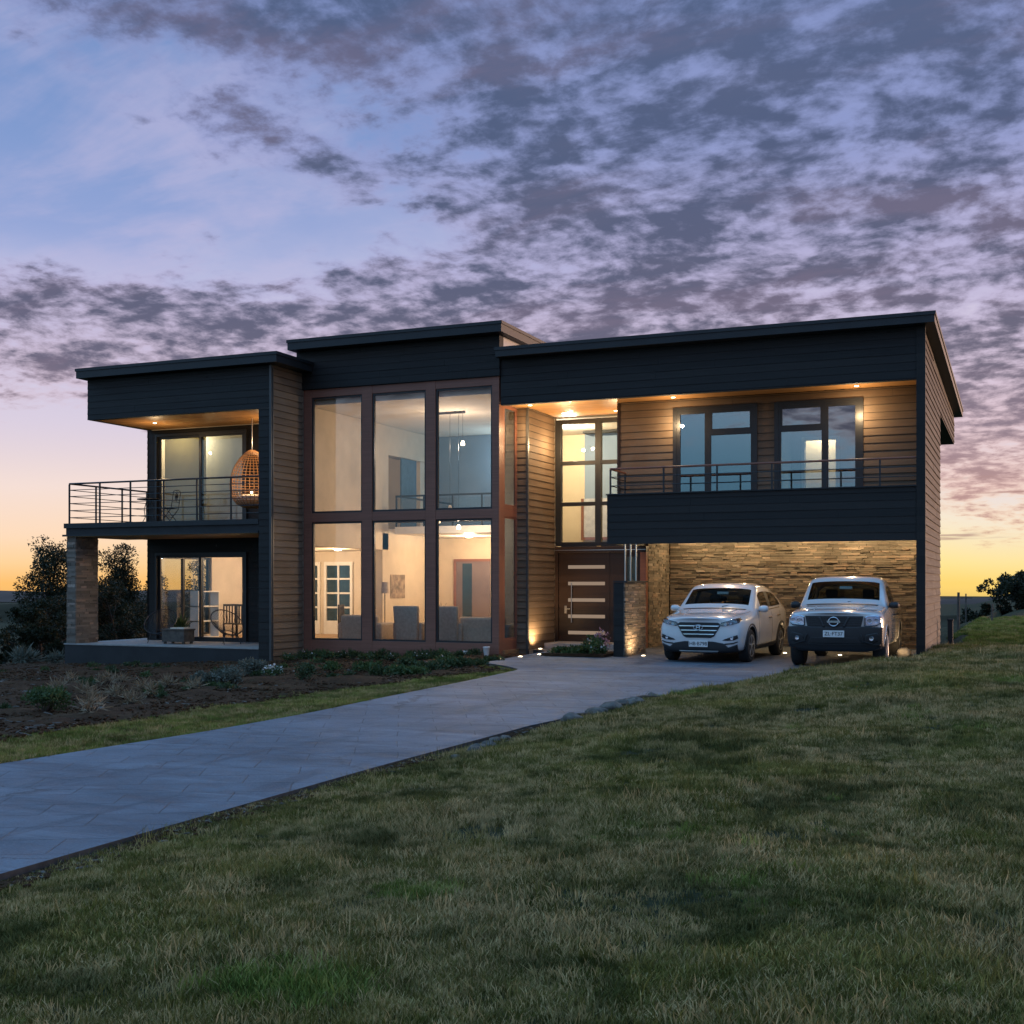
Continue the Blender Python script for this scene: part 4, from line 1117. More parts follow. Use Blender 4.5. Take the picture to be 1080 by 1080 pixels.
def sofa(loc, rz, label, w, h=.86):
    t = thing('sofa', label, 'sofa', loc, rz)
    MB().box(-w / 2, w / 2, -.42, .30, .12, .42).build('base', M['fabric_light'], t, bevel=0.04, smooth=True)
    MB().box(-w / 2, w / 2, .24, .46, .12, h).build('backrest', M['fabric_light'], t, bevel=0.07, smooth=True)
    for s in (-1, 1): MB().box(s * (w / 2 - .01) - .11, s * (w / 2 - .01) + .11, -.44, .42, .12, .60).build('armrest', M['fabric_light'], t, bevel=0.06, smooth=True)
    for x in (-w / 4, w / 4): MB().box(x - w / 4 + .10, x + w / 4 - .10, -.40, .22, .42, .55).build('seat_cushion', M['fabric_light'], t, bevel=0.05, smooth=True)
    for x in (-w / 2 + .1, w / 2 - .1):
        for y in (-.36, .38): MB().tube([(x, y, 0), (x, y, .13)], .022, 8).build('foot', M['door_wood'], t)
sofa((-15.85, 27.65, 0.02), R(180), 'sand sofa seen from behind in the left lower tower window', 1.1, .80)
sofa((-12.42, 27.75, 0.02), R(184), 'sand sofa with a folded throw in the right lower tower window', 1.25, .78)
dt = thing('side_table', 'small lamp table between the armchairs behind the middle tower window', 'table', (-13.87, 28.1, 0.02))
MB().box(-.24, .24, -.24, .24, .50, .53).build('tabletop', M['door_wood'], dt, bevel=0.006)
for x in (-.2, .2):
    for y in (-.2, .2): MB().box(x - .02, x + .02, y - .02, y + .02, 0, .50).build('leg', M['door_wood'], dt)
vs__ = thing('vase', 'dark vase of bare stems on the small table between the armchairs', 'vase', (-13.87, 28.1, 0.551))
MB().lathe([(.001, 0), (.05, 0), (.07, .10), (.04, .22), (.03, .22), (.03, .20), (.001, .19)], 16).build('vase_body', M['door_wood'], vs__, smooth=True)
m_ = MB()
for k in range(7): m_.tube([(0, 0, .15), (.04 * math.cos(k), .04 * math.sin(k), .34), (.13 * math.cos(k * 1.7), .13 * math.sin(k * 1.7), .50 + .02 * k)], .004, 5)
m_.build('stems', M['bark'], vs__)
fl = thing('floor_lamp', 'slim floor lamp with a dark shade inside the left lower tower window', 'lamp', (-16.0, 28.9, 0.02))
MB().lathe([(.14, 0), (.14, .02), (.02, .03), (.012, .05), (.012, 1.35)], 16).build('stand', M['black_metal'], fl, smooth=True)
MB().lathe([(.11, 1.35), (.09, 1.66), (.085, 1.66), (.10, 1.36)], 20).build('lamp_shade', M['fabric'], fl, smooth=True)
def dining_chair(loc, rz, label):
    t = thing('dining_chair', label, 'chair', loc, rz, 'slatted dining chairs in the lower room')
    MB().box(-.21, .21, -.21, .21, .44, .47).build('seat', M['post_wood'], t, bevel=0.008)
    b = MB().box(-.21, -.17, .17, .21, .47, 1.02).box(.17, .21, .17, .21, .47, 1.02).box(-.17, .17, .175, .205, .96, 1.02)
    for k in range(4): b.box(-.13 + k * .08, -.09 + k * .08, .18, .20, .47, .96)
    b.build('backrest', M['post_wood'], t)
    for x in (-.19, .19):
        for y in (-.19, .19): MB().box(x - .02, x + .02, y - .02, y + .02, 0, .44).build('leg', M['post_wood'], t)
dining_chair((-21.1, 28.9, .02), R(35), 'slatted dining chair behind the right leaf of the lower sliding door')
dining_chair((-20.62, 28.75, .02), R(20), 'slatted dining chair at the jamb end of the lower sliding door')
dining_chair((-17.6, 29.6, .02), R(100), 'slatted dining chair glimpsed at the edge of the left lower tower window')
sh = thing('shelf_unit', 'open white shelving standing before the sunset window of the lower room', 'shelf', (-22.42, 29.45, .02))
m_ = MB()
for z in (.0, .48, .92, 1.36): m_.box(-.15, .15, -.50, .50, z, z + .035)
m_.build('shelf_board', M['white_paint'], sh)
for y in (-.5, .47): MB().box(-.15, .15, y, y + .03, .035, 1.36).build('upright', M['white_paint'], sh)

# pendant cluster in the tower
pc = thing('pendant_cluster', 'cluster of thin pendant lamps hanging behind the right tower windows', 'pendant lamp', (-14.05, 29.0, 6.25))
MB().box(-.42, .42, -.04, .04, -.06, 0).build('ceiling_bar', M['black_metal'], pc)
for (x, drop) in ((.36, .84), (.24, 3.08), (-.02, 2.55), (-.36, 2.9)):
    MB().tube([(x, 0, -.06), (x, 0, -drop)], 0.005, 5).build('cable', M['black_metal'], pc)
    lit = drop in (.84, 3.08)
    b = MB().lathe([(.002, .05), (.035, .03), (.055, -.04), (.05, -.075), (.002, -.09)], 16, (x, 0, -drop)).build('pendant_shade', M['bulb'] if lit else M['cushion'], pc, smooth=True)
lamp('pendant_lamp', 'POINT', (.1, 0, -.95), 100, (1.0, 0.75, 0.56), pc, None, 0.06)
lamp('pendant_lamp', 'POINT', (.24, 0, -3.25), 95, (1.0, 0.74, 0.52), pc, None, 0.06)

# white lantern pots by the tower corner
for (x, y, s_, lb) in ((-11.72, 26.15, .56, 'white tapered pot standing in the bed at the tower corner'), (-12.25, 26.1, .36, 'small white pot among the plants below the right tower window')):
    z = gz(x, y)
    t = thing('white_pot', lb, 'pot', (x, y, z), 0)
    MB().lathe([(.001, .0), (.09 * s_, .0), (.145 * s_, .42 * s_), (.155 * s_, .43 * s_), (.15 * s_, .46 * s_), (.13 * s_, .45 * s_), (.12 * s_, .38 * s_), (.001, .37 * s_)], 20).build('pot_body', M['white_paint'], t, smooth=True)

# small things by the right hand wall
rk = thing('firewood_rack', 'low metal rack at the back of the carport beside the pickup', 'rack', (-2.32, 29.2, 0))
m_ = MB()
for z in (.25, .55, .85): m_.tube([(-.25, 0, z), (.25, 0, z)], .014, 6)
m_.build('crossbar', M['steel'], rk)
for x in (-.25, .25): MB().tube([(x, 0, 0), (x, 0, .95)], .016, 6).build('upright', M['steel'], rk)
def pebble(name, loc, r, label, cat, m, group=None, sq=.7, seed=0):
    bm = bmesh.new(); bmesh.ops.create_icosphere(bm, subdivisions=3, radius=r)
    for v in bm.verts:
        n_ = mnoise.fractal(v.co * (1.6 / r) + Vector((seed * 7.1, 0, 0)), 1.0, 2.0, 4)
        v.co *= 1 + 0.28 * n_
        v.co.z *= sq
    me = bpy.data.meshes.new(name); bm.to_mesh(me); bm.free(); me.materials.append(m)
    for p_ in me.polygons: p_.use_smooth = True
    o = bpy.data.objects.new(name, me); o.location = loc; link(o)
    return tag(o, label, cat, group)
pebble('stone', (-2.35, 27.6, .12), .16, 'pale round stone at the foot of the carport corner, the larger of two', 'stone', M['cushion'], seed=3)
pebble('stone', (-2.12, 27.9, .09), .12, 'pale round stone at the foot of the carport corner, the smaller of two', 'stone', M['cushion'], seed=4)
ub = thing('utility_post', 'short dark post against the end wall at the grass line', 'post', (-1.55, 31.2, gz(-1.55, 31.2)))
MB().box(-.06, .06, -.05, .05, 0, .62).box(-.075, .075, -.065, .065, .62, .66).build('post_body', M['soft_black'], ub, bevel=0.006)
# ================================================================== VEHICLES
# local axes: x sideways (+x = towards the right of the photo), y from the front bumper backwards, z up
def loft_body(name, stations, groups, paint, parent, wheel_cuts, sub=2, doors=()):
    """stations: (y, [(x,z)...]) half sections from sill underside to roof centre.
    groups(j, i) names the material group of the cage face between station j,j+1 and row i,i+1"""
    bm = bmesh.new()
    lay = bm.faces.layers.int.new('grp')
    rows = len(stations[0][1])
    ring = []
    for (y, sec) in stations:
        L = []
        for (x, z, *e) in sec:
            dy = e[0] if e else 0.0
            L.append((bm.verts.new((x, y + dy, z)), bm.verts.new((-x, y + dy, z)) if x > 1e-6 else None))
        ring.append([(a, b if b is not None else a) for a, b in L])
    names = []
    def gid(n):
        if n not in names: names.append(n)
        return names.index(n)
    for j in range(len(stations) - 1):
        for i in range(rows - 1):
            g = gid(groups(j, i))
            a, b, c, d = ring[j][i], ring[j + 1][i], ring[j + 1][i + 1], ring[j][i + 1]
            for k in (0, 1):
                vs_ = [a[k], b[k], c[k], d[k]] if k == 0 else [a[k], d[k], c[k], b[k]]
                u = []
                for q in vs_:
                    if q not in u: u.append(q)
                if len(u) >= 3:
                    try: f_ = bm.faces.new(u); f_[lay] = g
                    except ValueError: pass
    # close front, back and underside
    for (st, rev) in ((0, False), (len(stations) - 1, True)):
        for i in range(rows - 1):
            a, b = ring[st][i], ring[st][i + 1]
            u = []
            for q in ([a[0], b[0], b[1], a[1]] if not rev else [a[1], b[1], b[0], a[0]]):
                if q not in u: u.append(q)
            if len(u) >= 3:
                f_ = bm.faces.new(u); f_[lay] = gid('paint')
    for j in range(len(stations) - 1):
        a, b = ring[j][0], ring[j + 1][0]
        f_ = bm.faces.new([a[1], b[1], b[0], a[0]]); f_[lay] = gid('under')
    bmesh.ops.recalc_face_normals(bm, faces=bm.faces)
    for f_ in bm.faces: f_.material_index = f_[lay]; f_.smooth = True
    me = bpy.data.meshes.new('cage'); bm.to_mesh(me); bm.free()
    for n in names: me.materials.append(None)
    tmp = bpy.data.objects.new('cage', me); COL.objects.link(tmp)
    ss = tmp.modifiers.new('s', 'SUBSURF'); ss.levels = sub; ss.render_levels = sub
    dg = bpy.context.evaluated_depsgraph_get()
    me2 = bpy.data.meshes.new_from_object(tmp.evaluated_get(dg), depsgraph=dg)
    # carve the wheel arches
    cut = bmesh.new()
    for (wy, wz, wr, wx) in wheel_cuts:
        for s in (1, -1):
            r = bmesh.ops.create_cone(cut, cap_ends=True, segments=40, radius1=wr, radius2=wr, depth=0.44)
            bmesh.ops.rotate(cut, verts=r['verts'], cent=(0, 0, 0), matrix=Matrix.Rotation(R(90), 3, 'Y'))
            bmesh.ops.translate(cut, verts=r['verts'], vec=(s * (wx), wy, wz))
    cm = bpy.data.meshes.new('cut'); cut.to_mesh(cm); cut.free()
    under_idx = names.index('under')
    for n in names: cm.materials.append(None)
    cm.polygons.foreach_set('material_index', [under_idx] * len(cm.polygons))
    co = bpy.data.objects.new('cut', cm); COL.objects.link(co)
    tmp.modifiers.clear(); tmp.data = me2
    bo = tmp.modifiers.new('b', 'BOOLEAN'); bo.object = co; bo.operation = 'DIFFERENCE'; bo.solver = 'EXACT'
    try: bo.material_mode = 'INDEX'
    except Exception: pass
    dg = bpy.context.evaluated_depsgraph_get()
    me3 = bpy.data.meshes.new_from_object(tmp.evaluated_get(dg), depsgraph=dg)
    bpy.data.objects.remove(tmp); bpy.data.objects.remove(co)
    # split by group
    res = {}
    src = bmesh.new(); src.from_mesh(me3)
    bvh = BVHTree.FromBMesh(src)
    # cut the door outlines so each door is a piece of its own
    for (kind, y0, y1, z0, z1) in doors:
        for co_, no_ in (((0, y0, 0), (0, 1, 0)), ((0, y1, 0), (0, 1, 0)), ((0, 0, z0), (0, 0, 1)), ((0, 0, z1), (0, 0, 1))):
            bmesh.ops.bisect_plane(src, geom=src.verts[:] + src.edges[:] + src.faces[:], plane_co=co_, plane_no=no_, dist=1e-5)
    src.faces.ensure_lookup_table()
    pi = names.index('paint')
    def piece(f_):
        n = names[f_.material_index]
        c = f_.calc_center_median()
        if n in ('side_glass', 'pillar'): return (n, 1 if c.x > 0 else -1)
        if n == 'paint' and abs(c.x) > 0.8:
            for (kind, y0, y1, z0, z1) in doors:
                if y0 < c.y < y1 and z0 < c.z < z1: return (kind, 1 if c.x > 0 else -1)
        return (n, 0)
    keys = [piece(f_) for f_ in src.faces]
    for key in sorted(set(keys)):
        b2 = src.copy(); b2.faces.ensure_lookup_table()
        dele = [b2.faces[k] for k in range(len(keys)) if keys[k] != key]
        bmesh.ops.delete(b2, geom=dele, context='FACES')
        if len(b2.faces):
            mm = bpy.data.meshes.new(key[0])
            for f_ in b2.faces: f_.material_index = 0; f_.smooth = True
            b2.to_mesh(mm); res[key] = mm
        b2.free()
    src.free()
    return res, bvh

def patch(mb_bvh, poly, side='front', off=0.006, thick=0.0, step=0.03):
    """a thin skin that follows the bodywork inside a 2-D outline. front: (x,z), side: (y,z) seen from +x (sgn) """
    bm = bmesh.new()
    vs_ = [bm.verts.new((p[0], p[1], 0)) for p in poly]
    f_ = bm.faces.new(vs_)
    bmesh.ops.triangulate(bm, faces=[f_])
    for _ in range(6):
        long = [e for e in bm.edges if e.calc_length() > step]
        if not long: break
        bmesh.ops.subdivide_edges(bm, edges=long, cuts=1)
        bmesh.ops.triangulate(bm, faces=[q for q in bm.faces if len(q.verts) > 3])
    V = []; ok = []
    for v in bm.verts:
        a, b = v.co.x, v.co.y
        if side == 'front': o, d = Vector((a, -3, b)), Vector((0, 1, 0))
        elif side == 'right': o, d = Vector((3, a, b)), Vector((-1, 0, 0))
        elif side == 'left': o, d = Vector((-3, a, b)), Vector((1, 0, 0))
        elif side == 'top': o, d = Vector((a, b, 4)), Vector((0, 0, -1))
        hit = mb_bvh.ray_cast(o, d)
        if hit[0] is None: V.append(None); continue
        V.append(hit[0] - d * off)
    known = [q for q in V if q is not None]
    for k, q in enumerate(V):
        if q is None:
            v = bm.verts[k] if False else list(bm.verts)[k]
            a, b = v.co.x, v.co.y
            # nearest known point keeps the sheet together at the very edge
            if side == 'front':
                n_ = min(known, key=lambda t: (t.x - a) ** 2 + (t.z - b) ** 2); V[k] = Vector((a, n_.y, b))
            else:
                n_ = min(known, key=lambda t: (t.y - a) ** 2 + (t.z - b) ** 2); V[k] = Vector((n_.x, a, b))
    bm.verts.index_update()
    F = [tuple(v.index for v in q.verts) for q in bm.faces]
    bm.free()
    return [tuple(v) for v in V], F

def patch_obj(name, bvh, poly, m, parent, side='front', off=0.006, thick=0.006, mirror=False, step=0.03):
    objs = []
    for s in ((1, -1) if mirror else (1,)):
        pl = [(p[0] * s, p[1]) for p in poly] if side == 'front' else poly
        sd_ = side if (side == 'front' or s == 1) else ('left' if side == 'right' else 'right')
        V, F = patch(bvh, pl, sd_, off, 0, step)
        o = mesh_obj(name, V, F, m, parent, True)
        so_ = o.modifiers.new('solid', 'SOLIDIFY'); so_.thickness = thick; so_.offset = 0
        objs.append(o)
    return objs

def wheel(parent, x, y, r, w, spokes=5, rim_r=0.66):
    s = 1 if x > 0 else -1
    t = MB()
    rr = r; hw = w / 2
    prof = [(rr * 0.64, -hw), (rr * 0.90, -hw), (rr * 0.97, -hw * 0.82), (rr, -hw * 0.55), (rr, hw * 0.55), (rr * 0.97, hw * 0.82), (rr * 0.90, hw), (rr * 0.64, hw)]
    t.lathe(prof, 40, (x, y, r), 'x')
    wh = t.build('wheel', M['tyre'], parent, smooth=True)
    fx = x + s * (hw * 0.96)
    R1 = r * rim_r
    rim = MB().lathe([(R1 * 0.9, -0.05), (R1 * 1.02, 0.0), (R1 * 1.02, 0.012), (R1 * 0.90, 0.006), (R1 * 0.88, -0.05)] if s > 0 else [(R1 * 0.9, 0.05), (R1 * 1.02, 0.0), (R1 * 1.02, -0.012), (R1 * 0.90, -0.006), (R1 * 0.88, 0.05)], 36, (fx, y, r), 'x')
    for k in range(spokes):
        for dv in (-0.13, 0.13):
            a = 2 * math.pi * k / spokes + 0.3; b_ = a + dv
            rim.tube([(fx - s * 0.012, y + 0.05 * math.cos(a), r + 0.05 * math.sin(a)), (fx - s * 0.004, y + R1 * 0.93 * math.cos(b_), r + R1 * 0.93 * math.sin(b_))], [0.022, 0.015], 6)
    rim.lathe([(0.002, 0.012 * s), (0.05, 0.010 * s), (0.06, -0.02 * s), (0.002, -0.02 * s)], 16, (fx, y, r), 'x')
    rim.build('rim', M['alloy'], wh, smooth=True)
    MB().lathe([(0.003, 0.0), (R1 * 0.9, 0.0), (R1 * 0.9, -0.02 * s), (0.003, -0.02 * s)], 28, (fx - s * 0.055, y, r), 'x').build('hub_well', M['soft_black'], wh)
    return wh

def text_mesh(name, body, size, m, parent, loc, rot=(R(90), 0, 0), ext=0.002, space=1.0):
    cu = bpy.data.curves.new(name, 'FONT'); cu.body = body; cu.size = size; cu.extrude = ext
    cu.align_x = 'CENTER'; cu.align_y = 'CENTER'; cu.space_character = space
    t = bpy.data.objects.new(name, cu); COL.objects.link(t)
    dg = bpy.context.evaluated_depsgraph_get()
    me = bpy.data.meshes.new_from_object(t.evaluated_get(dg), depsgraph=dg)
    bpy.data.objects.remove(t)
    me.materials.clear(); me.materials.append(m)
    o = bpy.data.objects.new(name, me); o.location = loc; o.rotation_euler = rot
    return link(o, parent)

def front_y(bvh, x, z):
    h = bvh.ray_cast(Vector((x, -3, z)), Vector((0, 1, 0)))
    return h[0].y if h[0] is not None else 0.0

def seat(parent, x, y, z, m):
    mb = MB()
    mb.box(x - 0.24, x + 0.24, y - 0.25, y + 0.25, z, z + 0.16)
    mb.hexa([(x - 0.23, y + 0.2, z + .1), (x + 0.23, y + 0.2, z + .1), (x + 0.23, y + 0.34, z + .1), (x - 0.23, y + 0.34, z + .1),
             (x - 0.20, y + 0.36, z + 0.66), (x + 0.20, y + 0.36, z + 0.66), (x + 0.20, y + 0.45, z + 0.66), (x - 0.20, y + 0.45, z + 0.66)])
    mb.box(x - 0.12, x + 0.12, y + 0.37, y + 0.46, z + 0.68, z + 0.86)
    return mb.build('car_seat', m, parent, bevel=0.03, smooth=True)

def mirror(parent, x, y, z, m, s):
    mb = MB()
    ring = []
    for (dx, sy, sz) in ((0.02, 0.03, 0.035), (0.07, 0.075, 0.07), (0.14, 0.085, 0.078), (0.20, 0.075, 0.065), (0.225, 0.04, 0.035)):
        ring.append((dx, sy, sz))
    n = 14; base = len(mb.v)
    for (dx, sy, sz) in ring:
        for q in range(n):
            an = 2 * math.pi * q / n
            mb.v.append((x + s * dx, y + sy * math.cos(an), z + sz * math.sin(an)))
    for k in range(len(ring) - 1):
        for q in range(n):
            mb.f.append((base + k * n + q, base + k * n + (q + 1) % n, base + (k + 1) * n + (q + 1) % n, base + (k + 1) * n + q))
    mb.f.append(tuple(base + q for q in range(n))); mb.f.append(tuple(base + (len(ring) - 1) * n + q for q in range(n)))
    mb.tube([(x - s * 0.06, y + 0.03, z - 0.05), (x + s * 0.06, y + 0.01, z - 0.02)], 0.022, 8)
    o = mb.build('wing_mirror', m, parent, smooth=True)
    return o

# ---------------------------------------------------------------- the white crossover
def sec(xs, zs): return list(zip(xs, zs))
CX, CY = -6.10, 24.22
suv = thing('parked_car', 'pearl white crossover parked nose out at the carport mouth, left of the pickup', 'car', (CX, CY, 0.0), R(-2.5))
F0 = [0.10, 0.05, 0.02, 0.0, 0.0, 0.02, 0.04, 0.02, -0.01, -0.03]
def fsec(xs, zs, bulge): return [(x, z, b) for x, z, b in zip(xs, zs, bulge)]
SUV = [
 (0.10, fsec([.50, .66, .72, .74, .72, .66, .58, .46, .24, 0], [.24, .28, .42, .58, .74, .85, .885, .905, .92, .925], [.03, .0, -.01, -.01, .0, .01, .0, -.02, -.05, -.06])),
 (0.17, fsec([.56, .80, .84, .86, .84, .77, .66, .50, .26, 0], [.20, .25, .42, .60, .77, .89, .93, .95, .965, .97], [0, 0, 0, 0, 0, 0, 0, -.01, -.03, -.04])),
 (0.42, sec([.60, .885, .905, .915, .90, .83, .71, .54, .28, 0], [.19, .24, .45, .66, .84, .945, .975, .995, 1.01, 1.015])),
 (0.88, sec([.60, .905, .925, .93, .915, .85, .74, .56, .29, 0], [.19, .24, .47, .70, .88, .985, 1.015, 1.035, 1.05, 1.055])),
 (1.24, sec([.60, .90, .92, .93, .92, .875, .84, .74, .38, 0], [.19, .24, .48, .72, .91, 1.01, 1.04, 1.065, 1.085, 1.09])),
 (1.34, sec([.60, .90, .92, .93, .92, .875, .85, .77, .40, 0], [.19, .24, .48, .72, .92, 1.025, 1.065, 1.11, 1.135, 1.14])),
 (1.95, sec([.60, .90, .92, .93, .92, .88, .745, .685, .37, 0], [.19, .24, .48, .73, .94, 1.045, 1.49, 1.585, 1.615, 1.62])),
 (2.10, sec([.60, .90, .92, .93, .92, .88, .735, .675, .37, 0], [.19, .24, .48, .73, .945, 1.05, 1.52, 1.615, 1.645, 1.65])),
 (2.62, sec([.60, .90, .92, .93, .92, .882, .72, .66, .36, 0], [.19, .24, .48, .74, .965, 1.065, 1.53, 1.63, 1.655, 1.66])),
 (2.70, sec([.60, .90, .92, .93, .92, .882, .72, .66, .36, 0], [.19, .24, .48, .74, .97, 1.07, 1.53, 1.63, 1.655, 1.66])),
 (3.35, sec([.60, .90, .92, .935, .93, .885, .71, .645, .36, 0], [.19, .25, .50, .77, 1.00, 1.105, 1.485, 1.58, 1.62, 1.625])),
 (3.72, sec([.60, .89, .92, .935, .93, .87, .70, .60, .32, 0], [.19, .26, .52, .80, 1.03, 1.14, 1.40, 1.535, 1.585, 1.59])),
 (4.08, sec([.58, .87, .90, .92, .91, .84, .73, .60, .32, 0], [.20, .28, .54, .82, 1.05, 1.16, 1.30, 1.46, 1.53, 1.54])),
 (4.32, sec([.56, .83, .87, .88, .87, .80, .72, .58, .30, 0], [.22, .30, .55, .82, 1.00, 1.08, 1.14, 1.20, 1.22, 1.225])),
 (4.44, sec([.50, .74, .78, .79, .77, .70, .62, .50, .26, 0], [.26, .32, .55, .78, .92, .98, 1.0, 1.02, 1.03, 1.03])),
]
def suv_groups(j, i):
    if i <= 0: return 'clad'
    if j == 5 and i >= 7: return 'windscreen'
    if i == 5 and j in (6, 7, 9, 10): return 'side_glass'
    if i == 5 and j == 8: return 'pillar'
    if j == 12 and i >= 6: return 'rear_glass'
    return 'paint'
wy1, wy2, wr = 0.87, 3.54, 0.345
res, bv = loft_body('body', SUV, suv_groups, None, suv, [(wy1, wr, 0.405, .86), (wy2, wr, 0.405, .86)],
                    doors=(('front_door', 1.478, 2.664, .365, 1.03), ('rear_door', 2.664, 3.40, .365, 1.03)))
MM = {'paint': ('body', 'paint_white'), 'clad': ('sill', 'bumper'), 'under': ('underbody', 'soft_black'), 'windscreen': ('windscreen', 'car_glass'),
      'side_glass': ('side_window', 'car_glass_side'), 'rear_glass': ('rear_window', 'car_glass_side'), 'pillar': ('pillar', 'soft_black'),
      'front_door': ('front_door', 'paint_white'), 'rear_door': ('rear_door', 'paint_white')}
def place_parts(res, parent, over={}):
    got = {}
    for (n, sg), me in res.items():
        nm, mk = over.get(n, MM[n])
        me.materials.clear(); me.materials.append(M[mk])
        o = bpy.data.objects.new(nm, me); link(o, parent); got[(n, sg)] = o
    return got
sgot = place_parts(res, suv)
for x in (-0.80, 0.80):
    wheel(suv, x, wy1, wr, 0.225); wheel(suv, x, wy2, wr, 0.225)
# black arch flares
for s in (1, -1):
    for wy in (wy1, wy2):
        V, F = [], []
        n = 22
        for k in range(n + 1):
            a = R(-12 + 204 * k / n)
            for rr in (0.395, 0.448):
                y, z = wy + rr * math.cos(a), wr + rr * math.sin(a)
                h = bv.ray_cast(Vector((3 * s, y, max(z, .22))), Vector((-s, 0, 0)))
                xx = (h[0].x if h[0] is not None and abs(h[0].x) > 0.6 else s * 0.90) + s * 0.010
                V.append((xx, y, max(z, .22)))
        for k in range(n): F.append((2 * k, 2 * k + 1, 2 * k + 3, 2 * k + 2))
        o = mesh_obj('wheel_arch_trim', V, F, M['bumper'], suv, True)
        so_ = o.modifiers.new('s', 'SOLIDIFY'); so_.thickness = 0.03; so_.offset = 0
P = lambda *a, **k: patch_obj(*a, **k)
gr = P('grille', bv, [(-.47, .80), (-.40, .84), (.40, .84), (.47, .80), (.33, .56), (.26, .525), (-.26, .525), (-.33, .56)], M['soft_black'], suv, off=0.010)[0]
for (z, hw) in ((.765, .43), (.675, .385), (.595, .33)):
    P('grille_bar', bv, [(-hw, z - .010), (hw, z - .010), (hw + .006, z + .010), (-hw - .006, z + .010)], M['chrome'], gr, off=0.026, thick=0.02)
ys_ = front_y(bv, 0, .735) - 0.05
em = MB()
em.tube([(0.095 * math.cos(a), ys_, .735 + 0.052 * math.sin(a)) for a in np.linspace(0, 2 * math.pi, 25)[:-1]], 0.008, 8, closed=True)
em.tube([(-.042, ys_, .70), (-.024, ys_, .772)], 0.008, 6).tube([(.026, ys_, .698), (.044, ys_, .77)], 0.008, 6).tube([(-.034, ys_, .728), (0, ys_, .738), (.036, ys_, .742)], 0.008, 6)
em.build('emblem', M['chrome'], suv, smooth=True)
for s in (1, -1):
    hl = patch_obj('headlight', bv, [(s * a, b) for a, b in [(.43, .775), (.50, .765), (.70, .80), (.815, .835), (.835, .90), (.80, .925), (.66, .885), (.47, .835)]], M['soft_black'], suv, off=0.008)[0]
    for (cx, cz, r_) in ((.56, .812, .034), (.66, .838, .036), (.75, .868, .030)):
        yy = front_y(bv, s * cx, cz)
        MB().lathe([(r_, -0.014), (r_ * 0.9, -0.020), (r_ * 0.55, -0.012), (0.002, -0.010)], 18, (s * cx, yy, cz), 'y').build('lamp_reflector', M['reflector'], hl, smooth=True)
    patch_obj('lamp_lens', bv, [(s * a, b) for a, b in [(.435, .778), (.50, .768), (.70, .803), (.812, .837), (.832, .898), (.80, .922), (.66, .882), (.472, .832)]], M['lens'], hl, off=0.032, thick=0.004)
    patch_obj('light_strip', bv, [(s * a, b) for a, b in [(.47, .838), (.66, .888), (.80, .928), (.80, .938), (.66, .90), (.47, .85)]], M['chrome'], hl, off=0.016)
    fg = patch_obj('fog_lamp_recess', bv, [(s * a, b) for a, b in [(.50, .475), (.54, .50), (.72, .565), (.80, .59), (.815, .52), (.74, .485), (.60, .47)]], M['soft_black'], suv, off=0.008)[0]
    yy = front_y(bv, s * .69, .52)
    MB().lathe([(0.036, -0.012), (0.030, -0.022), (0.002, -0.016)], 16, (s * .69, yy, .522), 'y').build('fog_lamp', M['reflector'], fg, smooth=True)
    patch_obj('light_strip', bv, [(s * a, b) for a, b in [(.50, .40), (.56, .385), (.72, .405), (.81, .44), (.80, .46), (.71, .43), (.56, .415)]], M['soft_black'], suv, off=0.010)
    mirror(suv, s * .86, 1.62, 1.10, M['paint_white'], s)
    # door seams, handles, belt line
    sd_ = 'right' if s > 0 else 'left'
    sm = []
    for (y0, y1) in ((1.474, 1.474), (2.66, 2.66), (3.396, 3.396)):
        o = patch_obj('door_seam', bv, [(y0, 1.03), (y0 + .008, 1.03), (y1 + .008, .34), (y1, .34)], M['soft_black'], suv, side=sd_, off=0.001, thick=0.003, step=0.08)
    patch_obj('belt_trim', bv, [(1.62, 1.035), (3.50, 1.10), (3.50, 1.116), (1.62, 1.05)], M['chrome'], suv, side=sd_, off=0.004, thick=0.006, step=0.1)
    patch_obj('side_cladding', bv, [(1.30, .235), (3.11, .245), (3.11, .36), (1.30, .34)], M['bumper'], suv, side=sd_, off=0.012, thick=0.02, step=0.08)
    for (dk, y, z) in (('front_door', 2.42, .90), ('rear_door', 3.22, .935)):
        h = bv.ray_cast(Vector((3 * s, y, z)), Vector((-s, 0, 0)))
        MB().tube([(h[0].x + s * .004, y - .10, z), (h[0].x + s * .032, y - .075, z), (h[0].x + s * .032, y + .075, z), (h[0].x + s * .004, y + .10, z)], 0.013, 8).build('door_handle', M['chrome'], sgot.get((dk, s), suv), smooth=True)
P('lower_bumper', bv, [(-.80, .40), (-.62, .335), (-.52, .415), (-.30, .45), (.30, .45), (.52, .415), (.62, .335), (.80, .40), (.80, .23), (.55, .205), (-.55, .205), (-.80, .23)], M['bumper'], suv, off=0.012)
P('skid_plate', bv, [(-.42, .255), (.42, .255), (.38, .215), (-.38, .215)], M['steel'], suv, off=0.03, thick=0.01)
yp = front_y(bv, 0, .40) - 0.035
pl = MB().box(-.20, .20, yp - .008, yp + .008, .335, .465).build('number_plate', M['plate'], suv, bevel=0.004)
text_mesh('plate_lettering', 'HB·B798', 0.105, M['plate_ink'], pl, (0, yp - .011, .40))
